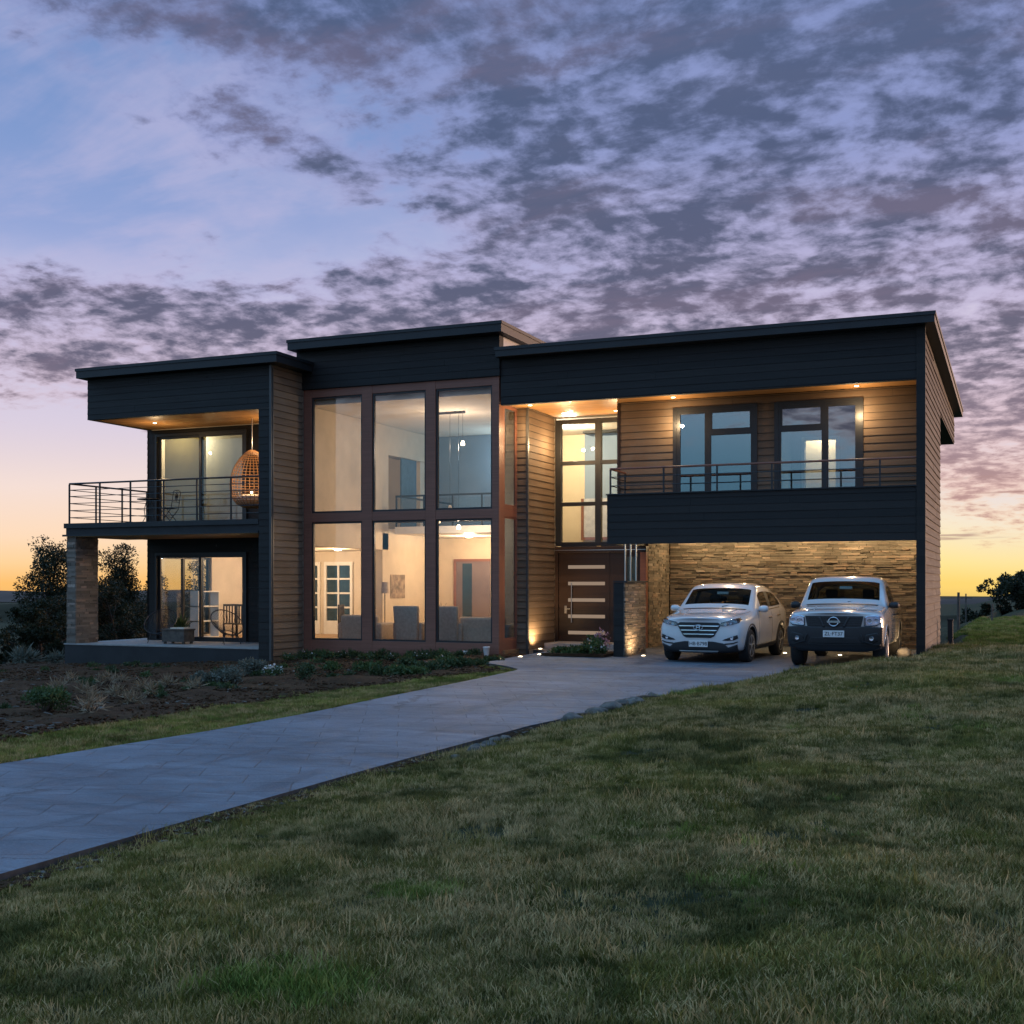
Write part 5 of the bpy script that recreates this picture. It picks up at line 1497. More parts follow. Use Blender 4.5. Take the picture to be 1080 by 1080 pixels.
for s in (1, -1):
    patch_obj('bonnet_seam', bv, [(s * a, b) for a, b in [(.66, .30), (.668, .30), (.80, 1.22), (.792, 1.22)]], M['soft_black'], suv, side='top', off=0.001, thick=0.003, step=0.08)
    patch_obj('bonnet_crease', bv, [(s * a, b) for a, b in [(.36, .26), (.372, .26), (.52, 1.2), (.50, 1.2)]], M['paint_white'], suv, side='top', off=0.006, thick=0.010, step=0.08)
patch_obj('cowl_panel', bv, [(-.70, 1.285), (.70, 1.285), (.66, 1.235), (-.66, 1.235)], M['soft_black'], suv, side='top', off=0.002, thick=0.004, step=0.06)
# wiper, cabin
MB().tube([(-.45, 1.36, 1.145), (.10, 1.52, 1.24)], 0.009, 6).tube([(.15, 1.33, 1.15), (.55, 1.50, 1.215)], 0.009, 6).build('wiper', M['soft_black'], suv)
for x in (-.37, .37): seat(suv, x, 2.25, .52, M['cabin'])
MB().box(-.60, .60, 3.05, 3.20, .62, 1.20).box(-.48, -.24, 3.08, 3.18, 1.2, 1.36).box(.24, .48, 3.08, 3.18, 1.2, 1.36).build('rear_seat', M['cabin'], suv, bevel=0.03)
MB().box(-.74, .74, 1.50, 1.78, .82, 1.02).build('dashboard', M['cabin'], suv, bevel=0.04)
MB().box(-.13, .13, 1.93, 1.95, 1.40, 1.46).build('rear_view_mirror', M['reflector'], suv, bevel=0.008)
MB().tube([(.37 + .18 * math.cos(a), 1.83 - .05 * math.sin(a), 1.02 + .17 * math.sin(a)) for a in np.linspace(0, 2 * math.pi, 21)[:-1]], 0.016, 8, closed=True).build('steering_wheel', M['cabin'], suv, smooth=True)

# ---------------------------------------------------------------- the pickup
TX, TY = -3.30, 23.72
trk = thing('pickup_truck', 'silver white pickup with black grille and black bumper, parked nearest the grass bank', 'pickup', (TX, TY, 0.0), R(0.6))
TRK = [
 (0.10, fsec([.52, .74, .80, .82, .82, .80, .75, .56, .28, 0], [.36, .40, .52, .68, .84, .98, 1.03, 1.055, 1.07, 1.075], [.05, .03, .0, -.01, .0, .02, .02, .0, -.03, -.04])),
 (0.20, fsec([.56, .84, .89, .90, .89, .87, .80, .60, .30, 0], [.32, .36, .50, .68, .86, 1.01, 1.075, 1.10, 1.115, 1.12], [0, 0, 0, 0, 0, 0, 0, -.01, -.03, -.04])),
 (0.48, sec([.60, .88, .915, .925, .92, .89, .82, .62, .31, 0], [.30, .36, .52, .72, .92, 1.06, 1.115, 1.135, 1.15, 1.155])),
 (1.00, sec([.60, .89, .92, .925, .92, .89, .83, .64, .32, 0], [.30, .36, .52, .76, .95, 1.08, 1.145, 1.165, 1.18, 1.185])),
 (1.34, sec([.60, .89, .915, .92, .915, .89, .85, .74, .37, 0], [.30, .36, .52, .76, .96, 1.09, 1.16, 1.185, 1.20, 1.205])),
 (1.42, sec([.60, .89, .915, .92, .915, .892, .86, .78, .40, 0], [.30, .36, .52, .76, .965, 1.10, 1.18, 1.23, 1.25, 1.255])),
 (2.02, sec([.60, .89, .915, .92, .915, .892, .775, .715, .38, 0], [.30, .36, .52, .76, .98, 1.12, 1.63, 1.745, 1.77, 1.775])),
 (2.14, sec([.60, .89, .915, .92, .915, .892, .765, .705, .38, 0], [.30, .36, .52, .76, .985, 1.125, 1.65, 1.765, 1.79, 1.795])),
 (2.62, sec([.60, .89, .915, .92, .915, .892, .755, .695, .38, 0], [.30, .36, .52, .76, .99, 1.13, 1.655, 1.775, 1.795, 1.80])),
 (2.72, sec([.60, .89, .915, .92, .915, .892, .755, .695, .38, 0], [.30, .36, .52, .76, .99, 1.13, 1.655, 1.775, 1.795, 1.80])),
 (3.30, sec([.60, .89, .915, .92, .915, .892, .755, .69, .38, 0], [.30, .36, .52, .76, 1.0, 1.14, 1.62, 1.73, 1.765, 1.77])),
 (3.46, sec([.60, .89, .915, .92, .915, .885, .73, .65, .34, 0], [.30, .36, .52, .76, 1.0, 1.14, 1.55, 1.66, 1.70, 1.705])),
 (3.60, sec([.60, .89, .915, .92, .915, .885, .84, .66, .34, 0], [.30, .36, .52, .76, 1.0, 1.10, 1.115, 1.115, 1.115, 1.115])),
 (3.66, sec([.60, .89, .915, .92, .915, .89, .85, .80, .40, 0], [.30, .36, .52, .76, 1.0, 1.10, 1.115, 1.09, .62, .60])),
 (5.10, sec([.60, .89, .915, .92, .915, .89, .85, .80, .40, 0], [.36, .40, .54, .76, 1.0, 1.10, 1.115, 1.09, .62, .60])),
 (5.20, sec([.56, .86, .89, .89, .885, .86, .83, .79, .40, 0], [.40, .44, .56, .76, .98, 1.09, 1.10, 1.09, 1.08, 1.08])),
]
def trk_groups(j, i):
    if j == 5 and i >= 7: return 'windscreen'
    if i == 5 and j in (6, 7, 9): return 'side_glass'
    if i == 5 and j == 8: return 'pillar'
    if j == 11 and i >= 6: return 'rear_glass'
    if j == 13 and i >= 7: return 'bed'
    return 'paint'
ty1, ty2, tr = 0.93, 4.08, 0.375
res, bt = loft_body('body', TRK, trk_groups, None, trk, [(ty1, tr, 0.44, .86), (ty2, tr, 0.44, .86)],
                    doors=(('front_door', 1.478, 2.674, .43, 1.09), ('rear_door', 2.674, 3.48, .43, 1.09)))
MM['bed'] = ('cargo_bed', 'soft_black')
tgot = place_parts(res, trk, {'paint': ('body', 'paint_silver'), 'front_door': ('front_door', 'paint_silver'), 'rear_door': ('rear_door', 'paint_silver')})
for x in (-0.79, 0.79):
    wheel(trk, x, ty1, tr, 0.25, 6); wheel(trk, x, ty2, tr, 0.25, 6)
bp = [(-.885, .80), (-.70, .815), (-.50, .815), (-.42, .80), (.42, .80), (.50, .815), (.70, .815), (.885, .80), (.885, .42), (.60, .345), (-.60, .345), (-.885, .42)]
bump = P('front_bumper', bt, bp, M['bumper'], trk, off=0.03, thick=0.05)[0]
P('bumper_lip', bt, [(-.86, .455), (.86, .455), (.86, .475), (-.86, .475)], M['soft_black'], bump, off=0.068, thick=0.02)
P('air_intake', bt, [(-.44, .60), (.44, .60), (.52, .48), (-.52, .48)], M['soft_black'], bump, off=0.058, thick=0.012)
gt = P('grille', bt, [(-.55, 1.015), (.55, 1.015), (.50, .80), (.36, .76), (-.36, .76), (-.50, .80)], M['soft_black'], trk, off=0.030, thick=0.03)[0]
for z in (.845, .89, .935, .98):
    P('grille_bar', bt, [(-.49, z - .006), (.49, z - .006), (.49, z + .006), (-.49, z + .006)], M['bumper'], gt, off=0.050, thick=0.014)
for s in (1, -1):
    P('grille_bar', bt, [(s * a, b) for a, b in [(.26, .995), (.30, .995), (.205, .80), (.165, .80)]], M['bumper'], gt, off=0.056, thick=0.02)
yt = front_y(bt, 0, .90) - 0.085
e2 = MB().tube([(0.092 * math.cos(a), yt, .905 + 0.085 * math.sin(a)) for a in np.linspace(0, 2 * math.pi, 29)[:-1]], 0.013, 8, closed=True)
e2.box(-.125, .125, yt - .012, yt + .012, .885, .925)
e2.build('emblem', M['chrome'], trk, smooth=True)
for s in (1, -1):
    hl = patch_obj('headlight', bt, [(s * a, b) for a, b in [(.56, .83), (.60, .818), (.80, .835), (.865, .88), (.87, 1.00), (.80, 1.035), (.62, 1.025), (.57, .99)]], M['reflector'], trk, off=0.010)[0]
    for (cx, cz, r_) in ((.665, .915, .058), (.785, .925, .050)):
        yy = front_y(bt, s * cx, cz)
        MB().lathe([(r_, -0.016), (r_ * 0.9, -0.026), (r_ * 0.5, -0.016), (0.002, -0.012)], 20, (s * cx, yy, cz), 'y').build('lamp_reflector', M['chrome'], hl, smooth=True)
    patch_obj('lamp_surround', bt, [(s * a, b) for a, b in [(.555, .825), (.60, .81), (.805, .828), (.80, .845), (.60, .828), (.575, .84), (.585, .99), (.565, .99)]], M['soft_black'], hl, off=0.024)
    patch_obj('lamp_lens', bt, [(s * a, b) for a, b in [(.565, .832), (.60, .822), (.80, .838), (.862, .882), (.867, .998), (.80, 1.03), (.62, 1.02), (.575, .985)]], M['lens'], hl, off=0.040, thick=0.004)
    fg = patch_obj('fog_lamp_recess', bt, [(s * a, b) for a, b in [(.55, .52), (.60, .66), (.80, .70), (.83, .66), (.82, .55), (.72, .50)]], M['soft_black'], bump, off=0.060, thick=0.012)[0]
    yy = front_y(bt, s * .70, .585) - 0.06
    MB().lathe([(0.045, -0.010), (0.038, -0.020), (0.002, -0.014)], 16, (s * .70, yy, .585), 'y').build('fog_lamp', M['reflector'], bump, smooth=True)
    patch_obj('bumper_crease', bt, [(s * a, b) for a, b in [(.50, .66), (.545, .52), (.72, .478), (.72, .492), (.56, .535), (.52, .665)]], M['bumper'], bump, off=0.085, thick=0.04)
    mirror(trk, s * .86, 1.68, 1.20, M['soft_black'], s)
    sd_ = 'right' if s > 0 else 'left'
    for (y0, y1) in ((1.474, 1.474), (2.67, 2.67), (3.476, 3.476)):
        patch_obj('door_seam', bt, [(y0, 1.09), (y0 + .008, 1.09), (y1 + .008, .42), (y1, .42)], M['soft_black'], trk, side=sd_, off=0.001, thick=0.003, step=0.08)
    for dk, y in (('front_door', 2.42), ('rear_door', 3.22)):
        h = bt.ray_cast(Vector((3 * s, y, .99)), Vector((-s, 0, 0)))
        MB().tube([(h[0].x + s * .004, y - .10, .99), (h[0].x + s * .034, y - .075, .99), (h[0].x + s * .034, y + .075, .99), (h[0].x + s * .004, y + .10, .99)], 0.015, 8).build('door_handle', M['soft_black'], tgot.get((dk, s), trk), smooth=True)
    for wy in (ty1, ty2):
        V, F = [], []
        for k in range(21):
            a = R(-8 + 196 * k / 20)
            for rr in (0.43, 0.462):
                y, z = wy + rr * math.cos(a), tr + rr * math.sin(a)
                h = bt.ray_cast(Vector((3 * s, y, max(z, .38))), Vector((-s, 0, 0)))
                xx = (h[0].x if h[0] is not None and abs(h[0].x) > 0.6 else s * 0.90) + s * 0.008
                V.append((xx, y, max(z, .38)))
        for k in range(20): F.append((2 * k, 2 * k + 1, 2 * k + 3, 2 * k + 2))
        o = mesh_obj('wheel_arch_trim', V, F, M['paint_silver'], trk, True)
        so_ = o.modifiers.new('s', 'SOLIDIFY'); so_.thickness = 0.026; so_.offset = 0
yq = front_y(bt, 0, .67) - 0.075
pt = MB().box(-.20, .20, yq - .008, yq + .008, .605, .735).build('number_plate', M['plate'], trk, bevel=0.004)
text_mesh('plate_lettering', 'ZL·FT37', 0.100, M['plate_ink'], pt, (0, yq - .011, .67))
for s in (1, -1):
    patch_obj('bonnet_seam', bt, [(s * a, b) for a, b in [(.70, .34), (.708, .34), (.83, 1.34), (.822, 1.34)]], M['soft_black'], trk, side='top', off=0.001, thick=0.003, step=0.08)
    patch_obj('bonnet_crease', bt, [(s * a, b) for a, b in [(.40, .30), (.415, .30), (.50, 1.3), (.48, 1.3)]], M['paint_silver'], trk, side='top', off=0.007, thick=0.012, step=0.08)
patch_obj('cowl_panel', bt, [(-.72, 1.375), (.72, 1.375), (.68, 1.315), (-.68, 1.315)], M['soft_black'], trk, side='top', off=0.002, thick=0.004, step=0.06)
MB().tube([(-.50, 1.45, 1.265), (.05, 1.60, 1.36)], 0.009, 6).tube([(.10, 1.43, 1.27), (.58, 1.58, 1.32)], 0.009, 6).build('wiper', M['soft_black'], trk)
for x in (-.38, .38): seat(trk, x, 2.30, .66, M['cabin'])
MB().box(-.62, .62, 3.12, 3.26, .72, 1.32).build('rear_seat', M['cabin'], trk, bevel=0.03)
MB().box(-.76, .76, 1.58, 1.86, .92, 1.12).build('dashboard', M['cabin'], trk, bevel=0.04)
MB().box(-.13, .13, 1.98, 2.0, 1.52, 1.58).build('rear_view_mirror', M['reflector'], trk, bevel=0.008)
MB().tube([(.38 + .18 * math.cos(a), 1.90 - .05 * math.sin(a), 1.14 + .17 * math.sin(a)) for a in np.linspace(0, 2 * math.pi, 21)[:-1]], 0.016, 8, closed=True).build('steering_wheel', M['cabin'], trk, smooth=True)
# ================================================================== PLANTS AND TREES
def leaf_quads(centers, radii, n_each, size, squash=1.0, aspect=0.45, up=0.2, shell=0.35, seed=0):
    """many small leaf faces spread through clumps; returns verts, faces, tone"""
    r = np.random.default_rng(seed)
    C = np.repeat(np.asarray(centers, float), n_each, 0); RR = np.repeat(np.asarray(radii, float), n_each)
    ct = np.repeat(r.uniform(0, .55, len(centers)), n_each)
    n = len(C)
    d = r.normal(size=(n, 3)); d /= np.linalg.norm(d, axis=1)[:, None]
    rad = RR * (shell + (1 - shell) * r.random(n) ** 0.6)
    P_ = C + d * rad[:, None] * np.array([1, 1, squash])
    a = r.normal(size=(n, 3)) + d * 0.8; a[:, 2] += up; a /= np.linalg.norm(a, axis=1)[:, None]
    b = np.cross(a, r.normal(size=(n, 3))); b /= np.linalg.norm(b, axis=1)[:, None] + 1e-9
    s = size * r.uniform(.6, 1.3, n)
    L = a * s[:, None]; Wd = b * (s * aspect * .5)[:, None]
    V = np.stack([P_, P_ + L * .5 + Wd, P_ + L, P_ + L * .5 - Wd], 1).reshape(-1, 3)
    F = np.arange(n * 4).reshape(n, 4)
    tone = np.clip(ct + r.uniform(0, .45, n), 0, 1)
    return V, F, tone

def foliage(name, centers, radii, n, size, m, parent, **k):
    V, F, t = leaf_quads(centers, radii, n, size, **k)
    return np_mesh(name, V, F, m, parent, tone=t)

def y_near(loc): return loc[1] < 60

def tree(label, loc, h, spread, m='leaf_dark', group=None, seed=0, leaves=70, lsize=.16, clumps=60, base=.25, kind='round', name='tree', aspect=.4, cl_r=.34):
    r = np.random.default_rng(seed)
    t = thing(name, label, 'tree', loc, 0, group)
    tr_ = MB(); lean = r.normal(size=2) * .05 * h
    tp = [(lean[0] * k * k, lean[1] * k * k, h * .92 * k) for k in (0, .2, .4, .6, .8, 1)]
    tr_.tube([(tp[0][0], tp[0][1], -.4)] + tp[1:], [h * .028, h * .024, h * .019, h * .013, h * .008, h * .003], 8)
    cs, rs = [], []
    for k in range(clumps):
        f = base + (1 - base) * (r.random() ** .9)
        if kind == 'cone': w = spread * (1.05 - f) ** .8 * r.uniform(.45, 1.0)
        elif kind == 'scrub': w = spread * r.uniform(.2, 1.0) * (1.1 - .75 * f)
        else: w = spread * math.sin(math.pi * min(1, .14 + .80 * (f - base) / (1 - base))) ** .7 * r.uniform(.35, 1.0)
        an = r.uniform(0, 2 * math.pi)
        c = np.array([lean[0] * f * f + w * math.cos(an), lean[1] * f * f + w * math.sin(an), h * f * .97 + r.normal() * .03 * h])
        cs.append(c); rs.append(h * .075 * r.uniform(.6, 1.35) * (cl_r / .34))
        f0 = max(.08, f - r.uniform(.10, .25))
        p0 = np.array([lean[0] * f0 * f0, lean[1] * f0 * f0, h * .92 * f0]); mid_ = (p0 + c) / 2 + np.array([0, 0, -.02 * h])
        if k % 2 == 0: tr_.tube([p0, mid_, c], [h * .009 * (1.2 - f), h * .006 * (1.2 - f), h * .002], 5)
    tr_.build('trunk', M['bark'], t, smooth=True)
    foliage('crown', cs, rs, int(leaves * (1.7 if y_near(loc) else 1)), lsize * (.66 if y_near(loc) else 1), M[m], t, squash=.75, aspect=aspect, seed=seed + 5)
    return t

# trees on the slope at the left, seen beside and under the balcony
TG = 'dark trees on the slope beside the porch'
def lt(label, x, y, h, sp, **k):
    return tree(label, (x, y, gz(x, y) - .1), h, sp, group=TG, **k)
def top_h(x, y, ztop): return ztop - gz(x, y) + .1
lt('tall ragged dark tree left of the porch pier against the orange sky', -32.0, 33.0, top_h(-32.0, 33.0, 3.15), 1.9, seed=21, clumps=95, kind='scrub', leaves=90, base=.12, lsize=.17)
lt('broad dark bush tree at the picture edge left of the porch', -34.3, 31.4, top_h(-34.3, 31.4, 1.3), 2.6, seed=22, clumps=75, kind='scrub', base=.05, leaves=90, lsize=.17)
lt('low dark tree right at the porch pier, in front of the ragged one', -28.6, 29.2, top_h(-28.6, 29.2, 1.2), 2.3, seed=23, clumps=80, kind='scrub', base=.05, leaves=90, lsize=.15)
lt('ragged tree seen under the balcony next to the stone pier', -32.9, 37.1, top_h(-32.9, 37.1, 2.85), 1.3, seed=24, clumps=80, kind='scrub', leaves=80, base=.1)
lt('feathery tallest tree in the middle of the gap under the balcony', -32.4, 37.4, top_h(-32.4, 37.4, 3.15), 1.1, seed=25, clumps=80, kind='cone', leaves=80, base=.1)
lt('low rounded dark bush tree filling the foot of the gap under the balcony', -29.8, 34.2, top_h(-29.8, 34.2, 1.7), 2.6, seed=26, clumps=90, kind='scrub', base=.03, leaves=90)
lt('small dark tree at the house edge of the gap under the balcony', -30.1, 36.2, top_h(-30.1, 36.2, 1.9), .9, seed=27, clumps=70, kind='cone', base=.05, leaves=80)
lt('dark thicket tree low behind the pier, below the balcony', -30.8, 33.4, top_h(-30.8, 33.4, 1.3), 2.5, seed=28, clumps=80, kind='scrub', base=.03, leaves=90)
lt('layered conifer seen through the lower sliding door and its side window', -30.2, 39.4, top_h(-30.2, 39.4, 3.2), .9, seed=29, clumps=36, kind='cone', base=.25, leaves=50)
lt('low spreading bush at the bottom of the slope at the picture edge', -32.0, 27.2, top_h(-32.0, 27.2, -.25), 1.9, seed=31, clumps=60, kind='scrub', base=.03, leaves=90, lsize=.15)
lt('dark bush right of the low spreading one, before the porch plinth', -28.2, 26.0, top_h(-28.2, 26.0, -.35), 1.5, seed=32, clumps=50, kind='scrub', base=.03, leaves=90, lsize=.13)

lt('dark bramble tree low at the picture edge, behind the grey spiky plant', -29.6, 27.4, top_h(-29.6, 27.4, .15), 2.2, seed=33, clumps=90, kind='scrub', base=.02, leaves=100, lsize=.14)
lt('dark bramble tree behind the pier foot, left of the porch plinth', -27.0, 27.6, top_h(-27.0, 27.6, .3), 1.6, seed=34, clumps=80, kind='scrub', base=.02, leaves=100, lsize=.14)
# right-hand field: tree, hedge line, posts
def fz(x, y): return gz(x, y)
tree('broad dark spreading tree on the right skyline beyond the field', (3.2, 131, fz(3.2, 131) - .2), 131 * .0 + (1.65 + 11.5 * 121 / 1265 - fz(3.2, 131) + .2), 7.4, seed=41, clumps=330, leaves=70, lsize=.30, base=.16, aspect=.55, cl_r=.55)
HG = 'hedge trees along the far field edge'
for k in range(26):
    x = -26 + k * 1.55 + rng.uniform(-.4, .4); y = 134 + rng.uniform(-4, 6)
    if -9 < x < 16 or True:
        names = ['thin', 'dense', 'ragged', 'rounded']
        tree('low dark hedge tree on the far field edge beyond the right gable', (x, y, fz(x, y) - .2), rng.uniform(1.3, 2.3), rng.uniform(1.0, 1.6), seed=60 + k, clumps=26, leaves=40, lsize=.26, base=.05, kind='scrub', group=HG, name='hedge_tree', aspect=.6, cl_r=.6)
def post(label, x, y, h, r, group=None, cross=False):
    z = fz(x, y)
    t = thing('field_post', label, 'post', (x, y, z), 0, group)
    m_ = MB().tube([(0, 0, -.2), (.01, 0, h)], [r, r * .85], 8)
    m_.build('post_body', M['post_wood'], t, smooth=True)
    if cross:
        MB().box(-.55, .55, -.04, .04, h - .45, h - .36).build('cross_arm', M['post_wood'], t)
post('dark thick fence post standing alone in the field right of the gable', -2.15, 49.0, 1.45, .055)
post('thin distant pole with a cross arm beyond the lone fence post', -4.6, 120, 3.6, .07, cross=True)
for k, (x, y) in enumerate(((-1.2, 62), (1.4, 64), (4.0, 66))):
    post(['short field post nearest the gable in the far row', 'short field post in the middle of the far row', 'short field post at the picture edge of the far row'][k], x, y, .9, .05, 'short posts across the field')

# distant ridges
def ridge(name, x0, x1, y, zbase, ztops, m, depth=260):
    n = 90; v = []; f = []
    xs_ = np.linspace(x0, x1, n)
    for k, x in enumerate(xs_):
        zt = ztops(x)
        for (dy, z) in ((-depth, zbase), (-depth * .45, lerp(zbase, zt, .6)), (0, zt), (depth, zbase)):
            v.append((x, y + dy + 40 * math.sin(x * .004), z))
    for k in range(n - 1):
        for q in range(3): f.append((k * 4 + q, (k + 1) * 4 + q, (k + 1) * 4 + q + 1, k * 4 + q + 1))
    return tag(mesh_obj(name, v, f, m, None, True), kind='structure')
M['far_hill'] = simple('far_hill', (0.13, 0.09, 0.075), 1.0, 0, 0.2, .004, 0.0)
M['far_wood'] = simple('far_wood', (0.050, 0.042, 0.028), 1.0, 0, 0.3, .02, 0.0)
ridge('distant_hills', -4200, 1500, 2300, -40, lambda x: -22 + 7 * math.sin(x / 420.) + 4 * math.sin(x / 150.), M['far_hill'])
ridge('wooded_hill', -2500, 900, 900, -34, lambda x: -19 + 3.0 * math.sin(x / 140.) + 1.2 * math.sin(x / 31.), M['far_wood'], 120)

# garden bed: each shrub a thing of its own
def shrub(name, label, x, y, w, h, m, cat='shrub', group=None, n=900, leaf=.045, seed=0, kind='mound', aspect=.45, zoff=0.0, flowers=None):
    r = np.random.default_rng(seed)
    z = gz(x, y) + .03 + zoff
    t = thing(name, label, cat, (x, y, z), 0, group)
    k = 14
    cs = []; rs = []
    for q in range(k):
        a = r.uniform(0, 2 * math.pi); d = w * .5 * math.sqrt(r.random()) * .75
        hh = h * (.25 + .55 * r.random() * (1 - (d / (w * .5)) ** 2 * .7))
        cs.append((d * math.cos(a), d * math.sin(a), hh)); rs.append(w * .17 * r.uniform(.8, 1.3))
    st_ = MB()
    for c in cs[:9]: st_.tube([(c[0] * .15, c[1] * .15, -.03), (c[0] * .6, c[1] * .6, c[2] * .55), c], [.010, .007, .003], 5)
    st_.build('stem', M['bark'], t)
    foliage('foliage', cs, rs, max(8, n // k), leaf, M[m], t, squash=min(1.2, h / w * 1.2), aspect=aspect, up=.6, seed=seed + 3)
    if flowers:
        fm, fn, fs = flowers
        cc = [(c[0], c[1], c[2] + .5 * rs[i]) for i, c in enumerate(cs)]
        foliage('blossom', cc, rs, max(1, fn // k), fs, M[fm], t, squash=.6, aspect=.9, up=1.0, shell=.8, seed=seed + 9)
    return t
def at(px, py_, z):
    """ground point for a direction seen in the photo"""
    t = (px - 540) / 1265.; D = (1.65 - z) * 1265. / (py_ - 615)
    th = R(22.92)
    return ((-math.sin(th) + t * math.cos(th)) * D, (math.cos(th) + t * math.sin(th)) * D)
GGRP = 'grey-green mounds in the garden bed'
for k, (px, py_, w, h, lb) in enumerate(((215, 728, .50, .28, 'grey-green mound shrub, smallest and outermost of the cluster below the porch corner'),
        (240, 727, .66, .36, 'pale grey-green mound shrub, fullest of the cluster below the porch corner'),
        (268, 716, .60, .40, 'grey-green mound shrub behind the full one, nearest the house corner'))):
    x, y = at(px, py_, -.22)
    shrub('lavender_mound', lb, x, y, w, h, 'leaf_grey', group=GGRP, n=1500, leaf=.06, seed=100 + k)
x, y = at(288, 717, -.2); shrub('flowering_plant', 'small dark plant with white blossoms beside the grey mounds', x, y, .40, .28, 'leaf_green', 'flower', n=500, leaf=.05, seed=110, flowers=('flower', 60, .05))
x, y = at(318, 722, -.2); shrub('round_shrub', 'rounded dim shrub in the bed below the tower left corner', x, y, .55, .38, 'leaf_mid', n=900, leaf=.05, seed=111)
x, y = at(45, 762, -.3); shrub('green_bush', 'deep green bush low in the bed at the picture edge', x, y, .75, .42, 'leaf_green', n=1500, leaf=.055, seed=112)
x, y = at(25, 700, -.6); shrub('spiky_plant', 'pale spiky plant at the outer corner of the porch plinth', x, y, .75, .42, 'leaf_grey', 'plant', n=420, leaf=.28, seed=113, aspect=.12)
x, y = at(58, 700, -.58); shrub('spiky_plant', 'small pale spiky plant close to the porch plinth front', x, y, .45, .30, 'leaf_grey', 'plant', n=260, leaf=.2, seed=114, aspect=.14)
SG = 'dry straw clumps in the soil bed'
q = 0
for (px, py_) in ((88, 738), (98, 752), (122, 742), (150, 738), (128, 722), (160, 745), (72, 722), (112, 727), (176, 730), (205, 738), (60, 735), (140, 755), (95, 770)):
    x, y = at(px, py_, -.3)
    shrub('straw_clump', 'dry straw-coloured clump of stalks on the bare soil below the porch', x, y, rng.uniform(.18, .34), rng.uniform(.12, .26), 'leaf_straw', 'dry plant', SG, n=70, leaf=.16, seed=120 + q, aspect=.10); q += 1
WG = 'low weeds scattered over the soil bed'
for k in range(80):
    x = rng.uniform(-25, -11.3); y = rng.uniform(11.5, 24.2)
    shrub('weed', ('dull dark' if k % 3 else 'fresh green') + ' weed tuft scattered on the soil bed left of the driveway', x, y, rng.uniform(.15, .4), rng.uniform(.06, .16), 'leaf_mid' if k % 3 else 'leaf_green', 'weed', WG, n=110, leaf=.075, seed=200 + k, aspect=.3)
# foundation planting under the tower
FG = 'leafy plants along the foot of the tower'
k = 0
for x in np.arange(-16.7, -11.9, .36):
    for row in (0, 1):
        xx = x + rng.uniform(-.12, .12); yy = 26.05 - row * .75 + rng.uniform(-.15, .15)
        lb = 'leafy border plant with white flowers at the foot of the tower windows' if k % 4 == 1 else ('leafy border plant with pink flowers at the foot of the tower windows' if k % 7 == 3 else 'flowerless dark leafy plant at the foot of the tower windows')
        shrub('border_plant', lb, xx, yy, rng.uniform(.22, .48), rng.uniform(.10, .26), ('leaf_mid', 'leaf_green', 'leaf_mid')[k % 3], 'plant', FG, n=260, leaf=.10, seed=300 + k, aspect=.22,
              flowers=('flower', 26, .035) if k % 4 == 1 else (('flower_pink', 20, .035) if k % 7 == 3 else None)); k += 1
EG = 'plants between the tower bed and the drive'
for k, (px, py_, w, h) in enumerate(((455, 711, .7, .22), (470, 707, .6, .24), (488, 708, .6, .20), (440, 716, .5, .16), (505, 706, .5, .16), (420, 714, .6, .2), (400, 712, .55, .18), (385, 708, .5, .2), (430, 704, .5, .22), (350, 706, .5, .2), (520, 702, .45, .15))):
    x, y = at(px, py_, -.12)
    shrub('border_plant', ('brighter green' if k % 2 else 'duller green') + ' low plant in the bed strip beside the driveway bend', x, y, w, h, 'leaf_green' if k % 2 else 'leaf_mid', 'plant', EG, n=600, leaf=.075, seed=400 + k, aspect=.4)
# planting by the door
for k, (x, y, w, h, lb, fl_) in enumerate(((-9.55, 25.45, .55, .22, 'low green plant at the left end of the strip before the front door', None), (-9.15, 25.5, .5, .22, 'low green plant in the middle of the strip before the front door', None),
        (-8.78, 25.45, .65, .52, 'bushy green plant with a white blossom against the stone pillar', ('flower', 14, .06)), (-9.35, 25.85, .5, .26, 'low green plant behind the strip before the front door', None))):
    shrub('door_plant', lb, x, y, w, h, 'leaf_green', 'plant', 'plants before the front door', n=900, leaf=.07, seed=450 + k, flowers=fl_, zoff=.10 if x > -10.2 else 0)
shrub('red_leaf_shrub', 'small reddish shrub by the pillar in front of the door', -8.75, 26.0, .4, .75, 'flower_pink', n=160, leaf=.07, seed=470, zoff=.12)
# soil under the door planting
pts_ = [(-9.95, 25.2), (-8.45, 25.2), (-8.45, 26.5), (-9.6, 26.4)]
bm = bmesh.new(); vs_ = [bm.verts.new((a, b_, .012)) for a, b_ in pts_]; f_ = bm.faces.new(vs_)
ex = bmesh.ops.extrude_face_region(bm, geom=[f_]); bmesh.ops.translate(bm, verts=[v for v in ex['geom'] if isinstance(v, bmesh.types.BMVert)], vec=(0, 0, .06))
bmesh.ops.subdivide_edges(bm, edges=bm.edges[:], cuts=6, use_grid_fill=True)
bmesh.ops.recalc_face_normals(bm, faces=bm.faces)
me = bpy.data.meshes.new('door_bed_soil'); bm.to_mesh(me); bm.free(); me.materials.append(M['soil'])
tag(link(bpy.data.objects.new('door_bed_soil', me)), kind='structure')
